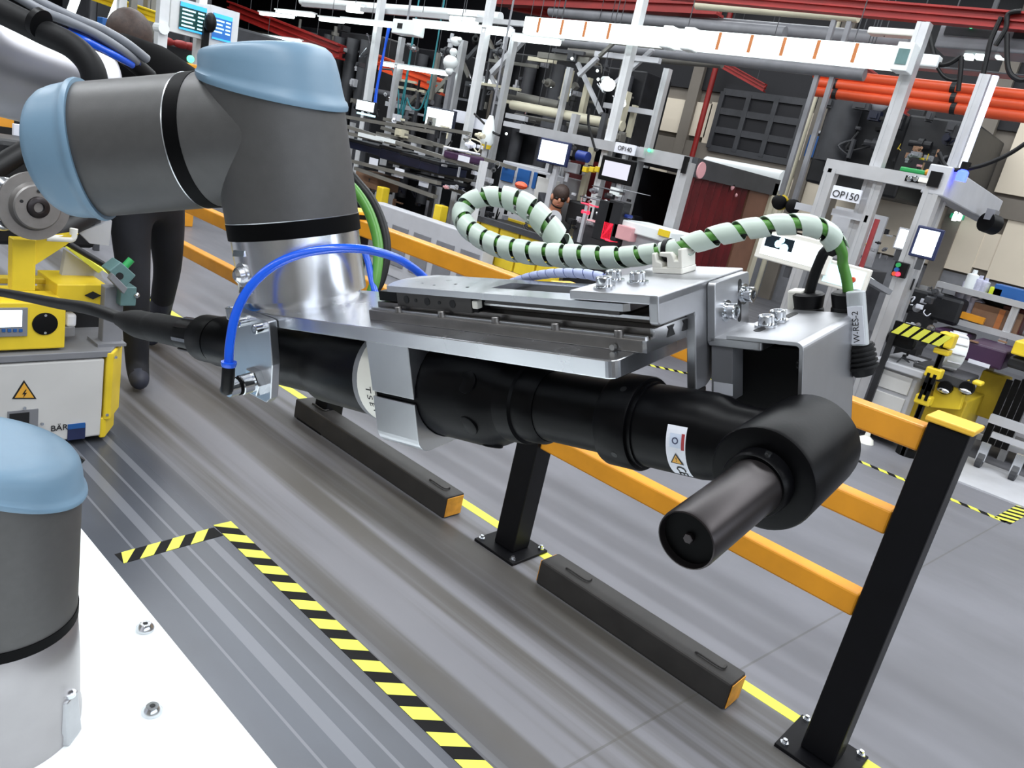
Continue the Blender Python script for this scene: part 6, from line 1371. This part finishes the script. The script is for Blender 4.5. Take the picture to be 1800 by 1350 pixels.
clutter(fr2, 690, 860, 215, 300, 40, 5.35, ['grey2', 'grey', 'truss', 'dark', 'grey3', 'paper', 'beigef'], 0.5, 8, 26, 0.3, seed=24)
clutter(fr2, 640, 780, 330, 365, 16, 5.4, ['dark', 'navy', 'grey3', 'card', 'grey2'], 0.3, 9, 26, 0.3, seed=25)
bins = [((612, 242), (668, 275), None), ((668, 254), (704, 288), None), ((704, 266), (738, 298), None), ((738, 276), (770, 306), None), ((645, 286), (690, 306), (650, 276)), ((692, 296), (732, 318), (695, 294)), ((734, 306), (768, 328), (738, 310))]
BLb = ['leftmost navy bin in the upper row of the flow rack', 'second navy bin in the upper row of the flow rack', 'third navy bin in the upper row of the flow rack', 'rightmost navy bin in the upper row of the flow rack', 'navy bin with white label nearest the wrist housing', 'middle navy bin with white label in the flow rack', 'navy bin with white label lowest in the flow rack']
for (p1, p2, lab), l in zip(bins, BLb):
    (xa, xb_, ya, yb_, za, zb_) = bx(p1, p2, 5.32, 0.42); t = thing('parts_bin', l, 'bin', (5.5, (ya+yb_)/2, zb_), 'navy bins on the flow rack')
    MB().box(5.32, 5.72, ya-0.01, yb_+0.01, zb_, za-0.03).build('bin_body', M['navy'], t, bevel=0.01); MB().box(5.31, 5.73, ya, yb_, za-0.03, za).build('rim', M['dark'], t, bevel=0.005)
    if lab: a = onX(5.3, *lab); MB().box(5.3, 5.304, a.y, a.y-0.15, a.z-0.09, a.z).build('white_label', M['paper'], t)
t = grp('purple_tub', 'small purple tub at the right end of the flow rack', 'tub', (800, 285), 5.25); B_('tub_body', M['purple'], (780, 262), (812, 285), 5.25, 0.3, t, 0.02); B_('pale_lid', M['paper'], (780, 256), (806, 266), 5.24, 0.3, t, 0.01); B_('white_label', M['paper'], (806, 272), (822, 286), 5.2, 0.02, t)
clutter(t, 775, 830, 290, 335, 8, 5.3, ['pink', 'grey2', 'paper', 'grey'], 0.2, 8, 18, seed=28)
t = grp('yellow_guard', 'yellow guard post beside the wrist housing under the flow rack', 'post', (668, 380), 5.2); a = onX(5.2, 668, 328)
MB().box(5.2, 5.3, a.y-0.05, a.y+0.05, 0, a.z).build('guard_post', M['yel'], t, bevel=0.01); a = onX(5.2, 770, 360); MB().box(5.2, 5.3, a.y-0.05, a.y+0.05, 0, a.z).build('guard_post', M['yel'], t, bevel=0.01)
B_('cardboard_box', M['card'], (626, 296), (662, 335), 5.4, 0.3, None, 0.01, 'brown cardboard sheet just right of the wrist housing', 'box')
# hanging pendants, white fixture, hoses
c = onX(5.9, 858, 235); t = thing('pendant_control', 'white hanging pendant with yellow base above the cable loop', 'pendant', c-V_((0, 0, 0.14)))
MB().lathe(c-V_((0, 0, 0.12)), (0, 0, 1), [(0, 0.05), (0.04, 0.075), (0.16, 0.065), (0.26, 0.035), (0.3, 0.02)], 18).build('body', M['wht'], t, smooth=True); MB().lathe(c-V_((0, 0, 0.15)), (0, 0, 1), [(0, 0.05), (0.04, 0.06)], 14).build('yellow_base', M['yel'], t)
MB().cyl(c+V_((0, 0, 0.15)), (c.x, c.y, 7), 0.01, n=8).build('lead', M['grey2'], t); MB().box(c.x-0.02, c.x+0.02, c.y-0.02, c.y+0.02, 0, c.z-0.12).build('stand', M['grey'], t)
c = onX(6.1, 797, 100); t = thing('white_valve_unit', 'bright white valve unit between the gantry posts', 'valve', c)
for dy, dz, r in ((0.0, 0.16, 0.055), (0.05, 0.17, 0.03), (-0.05, 0.18, 0.03), (0.01, 0.05, 0.045), (0.03, -0.06, 0.085), (0.02, -0.15, 0.05)): MB().ball(c+V_((0, dy, dz)), r, 14, (1, 1, 0.9)).build('valve_body', M['wht'], t, smooth=True)
MB().box(c.x, c.x+0.05, c.y-0.03, c.y+0.03, 0, c.z-0.15).build('stand', M['grey2'], t)
for i, pts in enumerate((((684, 40), (678, 75), (672, 110), (664, 150), (660, 185)), ((686, 45), (674, 95), (662, 155), (657, 190)))):
    MB().tube(smooth_path([onX(6.1, *p) for p in pts], 5), 0.013, 8).build('air_line', M['cabl'], None, smooth=True, label=['blue air line hanging beside the left gantry post', 'second blue air line close to the left gantry post'][i], cat='hose')
for i, pts in enumerate((((685, 172), (700, 158), (712, 150)), ((714, 148), (716, 172), (724, 190), (738, 192), (748, 170), (756, 152)), ((756, 150), (750, 175), (746, 190)))):
    p_ = [onX(6.6, *p) for p in pts]; p_ = ([V_((6.6, p_[0].y+0.02, 7.0))] if i < 2 else []) + p_ if i != 0 else p_ + [V_((6.6, p_[-1].y-0.01, 7.0))]
    if i == 2: p_ = [V_((6.6, p_[0].y, 7.0))] + p_
    MB().tube(smooth_path(p_, 5), 0.010, 8).build('teal_hose', mat('teal_hose', '#2f7f88', 0.4), None, smooth=True, label=['short teal hose rising left of the looped one', 'looped teal hose over the tilted monitor', 'straight teal hose end over the tilted monitor'][i], cat='hose')
MB().tube(smooth_path([onX(5.95, *p) for p in ((1036, 190), (1034, 215), (1040, 240), (1046, 262))], 5), 0.012, 8).build('hanging_cable', M['cabk'], None, smooth=True, label='black cable hanging left of the OP 140 board', cat='cable')
MB().tube(smooth_path([onX(5.9, *p) for p in ((834, 200), (850, 216), (866, 232), (878, 238))], 5), 0.012, 8).build('hanging_cable', M['cabk'], None, smooth=True, label='black arm across the white pendant', cat='cable')
MB().box(6.02, 6.05, onX(6.02, 1258, 60).y-0.02, onX(6.02, 1258, 60).y+0.0, 0, 0.01)
a, b = onX(11.8, 1262, 105), onX(11.8, 1217, 278); MB().cyl((11.8, a.y, b.z), (11.8, a.y, 7.0), 0.045, n=12).build('red_riser', M['red'], None, smooth=True, label='thin red riser pipe on the dark wall above the booth', cat='pipe')
a = onX(11.7, 1412, 230); MB().cyl((11.75, a.y, 0), (11.75, a.y, 7.0), 0.04, n=12).build('beige_riser', M['beigef'], None, smooth=True, label='thin beige riser pipe left of the blue wall board', cat='pipe')
c = onX(5.97, 1141, 264); MB().ball(c, 0.016, 10).build('green_signal', M['ledg'], None, smooth=True, label='small green signal light on the booth header', cat='lamp')
# ---- far left: andon screens and crane posts behind the worker
YA = 8.2
an = thing('andon_board', 'pair of blue production screens in a white frame at top left', 'screen', (onY(YA, 360, 60).x, YA, 0))
def ybx(p1, p2, Y, d, name, m, par, bevel=0, dz=0):
    a, b = onY(Y, *p1), onY(Y, *p2); return MB().box(a.x, b.x, Y, Y+d, a.z, b.z).build(name, m, par, bevel=bevel)
ybx((302, -8), (366, 72), YA+0.02, 0.12, 'frame', M['proflit'], an); ybx((371, 8), (415, 92), YA+0.02, 0.12, 'frame', M['proflit'], an)
for p1, p2, rows in (((318, 2), (360, 62), 5), ((376, 22), (405, 76), 4)):
    ybx(p1, p2, YA, 0.01, 'screen', M['scrd'] if rows == 5 else mat('deep_blue_screen', '#2a62a8', 0.3, emit=0.6), an)
    a, b = onY(YA, *p1), onY(YA, *p2); w = b.x-a.x; h = a.z-b.z
    MB().box(a.x, b.x, YA-0.004, YA, a.z-h*0.16, a.z).build('screen_band', M['scrb'], an); MB().box(a.x, b.x, YA-0.004, YA, b.z, b.z+h*0.07).build('screen_band', M['scrb'], an)
    for i in range(rows):
        z = a.z-h*(0.26+0.145*i); MB().box(a.x+w*0.08, a.x+w*(0.5 if i % 2 else 0.58), YA-0.003, YA, z-h*0.03, z+h*0.03).build('screen_row', M['scrc'], an)
        MB().box(a.x+w*0.68, a.x+w*0.92, YA-0.003, YA, z-h*0.03, z+h*0.03).build('screen_row', M['scrc'], an)
a = onY(YA, 368, 20); MB().box(a.x-0.04, a.x+0.04, YA+0.14, YA+0.22, 0, a.z+0.4).build('mast', M['proflit'], an)
a = onY(YA-0.1, 370, 40); MB().ball(a, 0.06, 12, (1, 1, 1.6)).build('black_horn', M['blkpl'], an, smooth=True); MB().box(a.x-0.04, a.x+0.02, YA-0.06, YA-0.02, a.z-0.9, a.z).build('black_riser', M['blkpl'], an)
for i, (p1, w, Y, l) in enumerate((((288, 40), 0.085, 7.6, 'white post with a round bracket left of the blue screens'), ((216, 20), 0.07, 8.4, 'white post behind the head of the worker'), ((236, 10), 0.06, 8.6, 'grey post just right of the worker head at the top'), ((268, 30), 0.12, 9.6, 'wide pale post left of the white one with the bracket'))):
    a = onY(Y, *p1); t = thing('hall_post', l, 'post', (a.x, Y, 0)); MB().box(a.x-w/2, a.x+w/2, Y, Y+w, 0, 3.6).build('shaft', M['proflit'] if i < 2 else M['truss'], t)
    if i == 0: MB().lathe(onY(Y-0.01, 286, 50), (0, -1, 0), [(-0.1, 0.05), (0.03, 0.05)], 14).build('bracket', M['wht'], t); 
t = thing('dark_press', 'dark machine with red parts behind the white post at top left', 'machine', (onY(8.8, 310, 100).x, 8.8, 0))
a, b = onY(8.8, 262, 66), onY(8.8, 350, 140); MB().box(a.x, b.x, 8.8, 9.6, 0, a.z).build('press_body', M['dark'], t, bevel=0.03)
for p in ((292, 72), (318, 78), (335, 82)): MB().ball(onY(8.72, *p), 0.07, 12, (1.4, 0.6, 0.6)).build('red_cover', M['red'], t, smooth=True)
B2 = onY(7.8, 338, 118); t = thing('orange_cabinet', 'orange box with a green lamp above the black seal ring', 'cabinet', (B2.x, 7.8, 0)); MB().box(B2.x-0.10, B2.x+0.14, 7.8, 8.0, 0, B2.z+0.03).build('box_body', M['orange'], t, bevel=0.01); MB().ball((B2.x+0.0, 7.85, B2.z+0.07), 0.035, 12).build('green_lamp', M['ledg'], t, smooth=True)
a = onY(6.5, 192, 46); t = thing('blue_post_box', 'small blue box on a post left of the worker head', 'box', (a.x, 6.5, 0)); MB().box(a.x-0.05, a.x+0.06, 6.5, 6.6, a.z-0.05, a.z+0.05).build('box_case', M['blue'], t, bevel=0.006); MB().box(a.x-0.02, a.x+0.02, 6.53, 6.57, 0, a.z-0.05).build('box_post', M['grey3'], t)
for i, (px, py, Y, w, h) in enumerate(((150, 10, 10, 1.2, 1.7), (270, 30, 11.5, 1.6, 2.6), (420, 90, 10.5, 1.5, 2.2))):
    a = onY(Y, px, py); t = thing('tall_machine', ['tall dark machine far back at the top left', 'tall dark machine far back behind the white posts', 'tall dark machine far back right of the blue screens'][i], 'machine', (a.x, Y, 0)); MB().box(a.x-w/2, a.x+w/2, Y, Y+1, 0, h).build('machine_body', M['grey3'], t, bevel=0.03)
    for j in range(4): MB().box(a.x-w/2+w*(j+0.2)/4, a.x-w/2+w*(j+0.8)/4, Y-0.03, Y, 0.4, h-0.2).build('door_panel', M['grey2'] if j % 2 else M['dark'], t)
for i, (px, l) in enumerate(((128, 'small bright lamp far back over the grey cables'), (205, 'small bright lamp far back near the worker head'))):
    a = onY(9, px, 12); t = thing('tube_light', l, 'lamp', a); MB().lathe(a, (0.3, 0, 1), [(-0.15, 0.04), (0.15, 0.04)], 10).build('tube', M['lampw'], t); MB().cyl((a.x, a.y, a.z+0.1), (a.x, a.y, 7), 0.005, n=6).build('hanger_rod', M['grey3'], t)
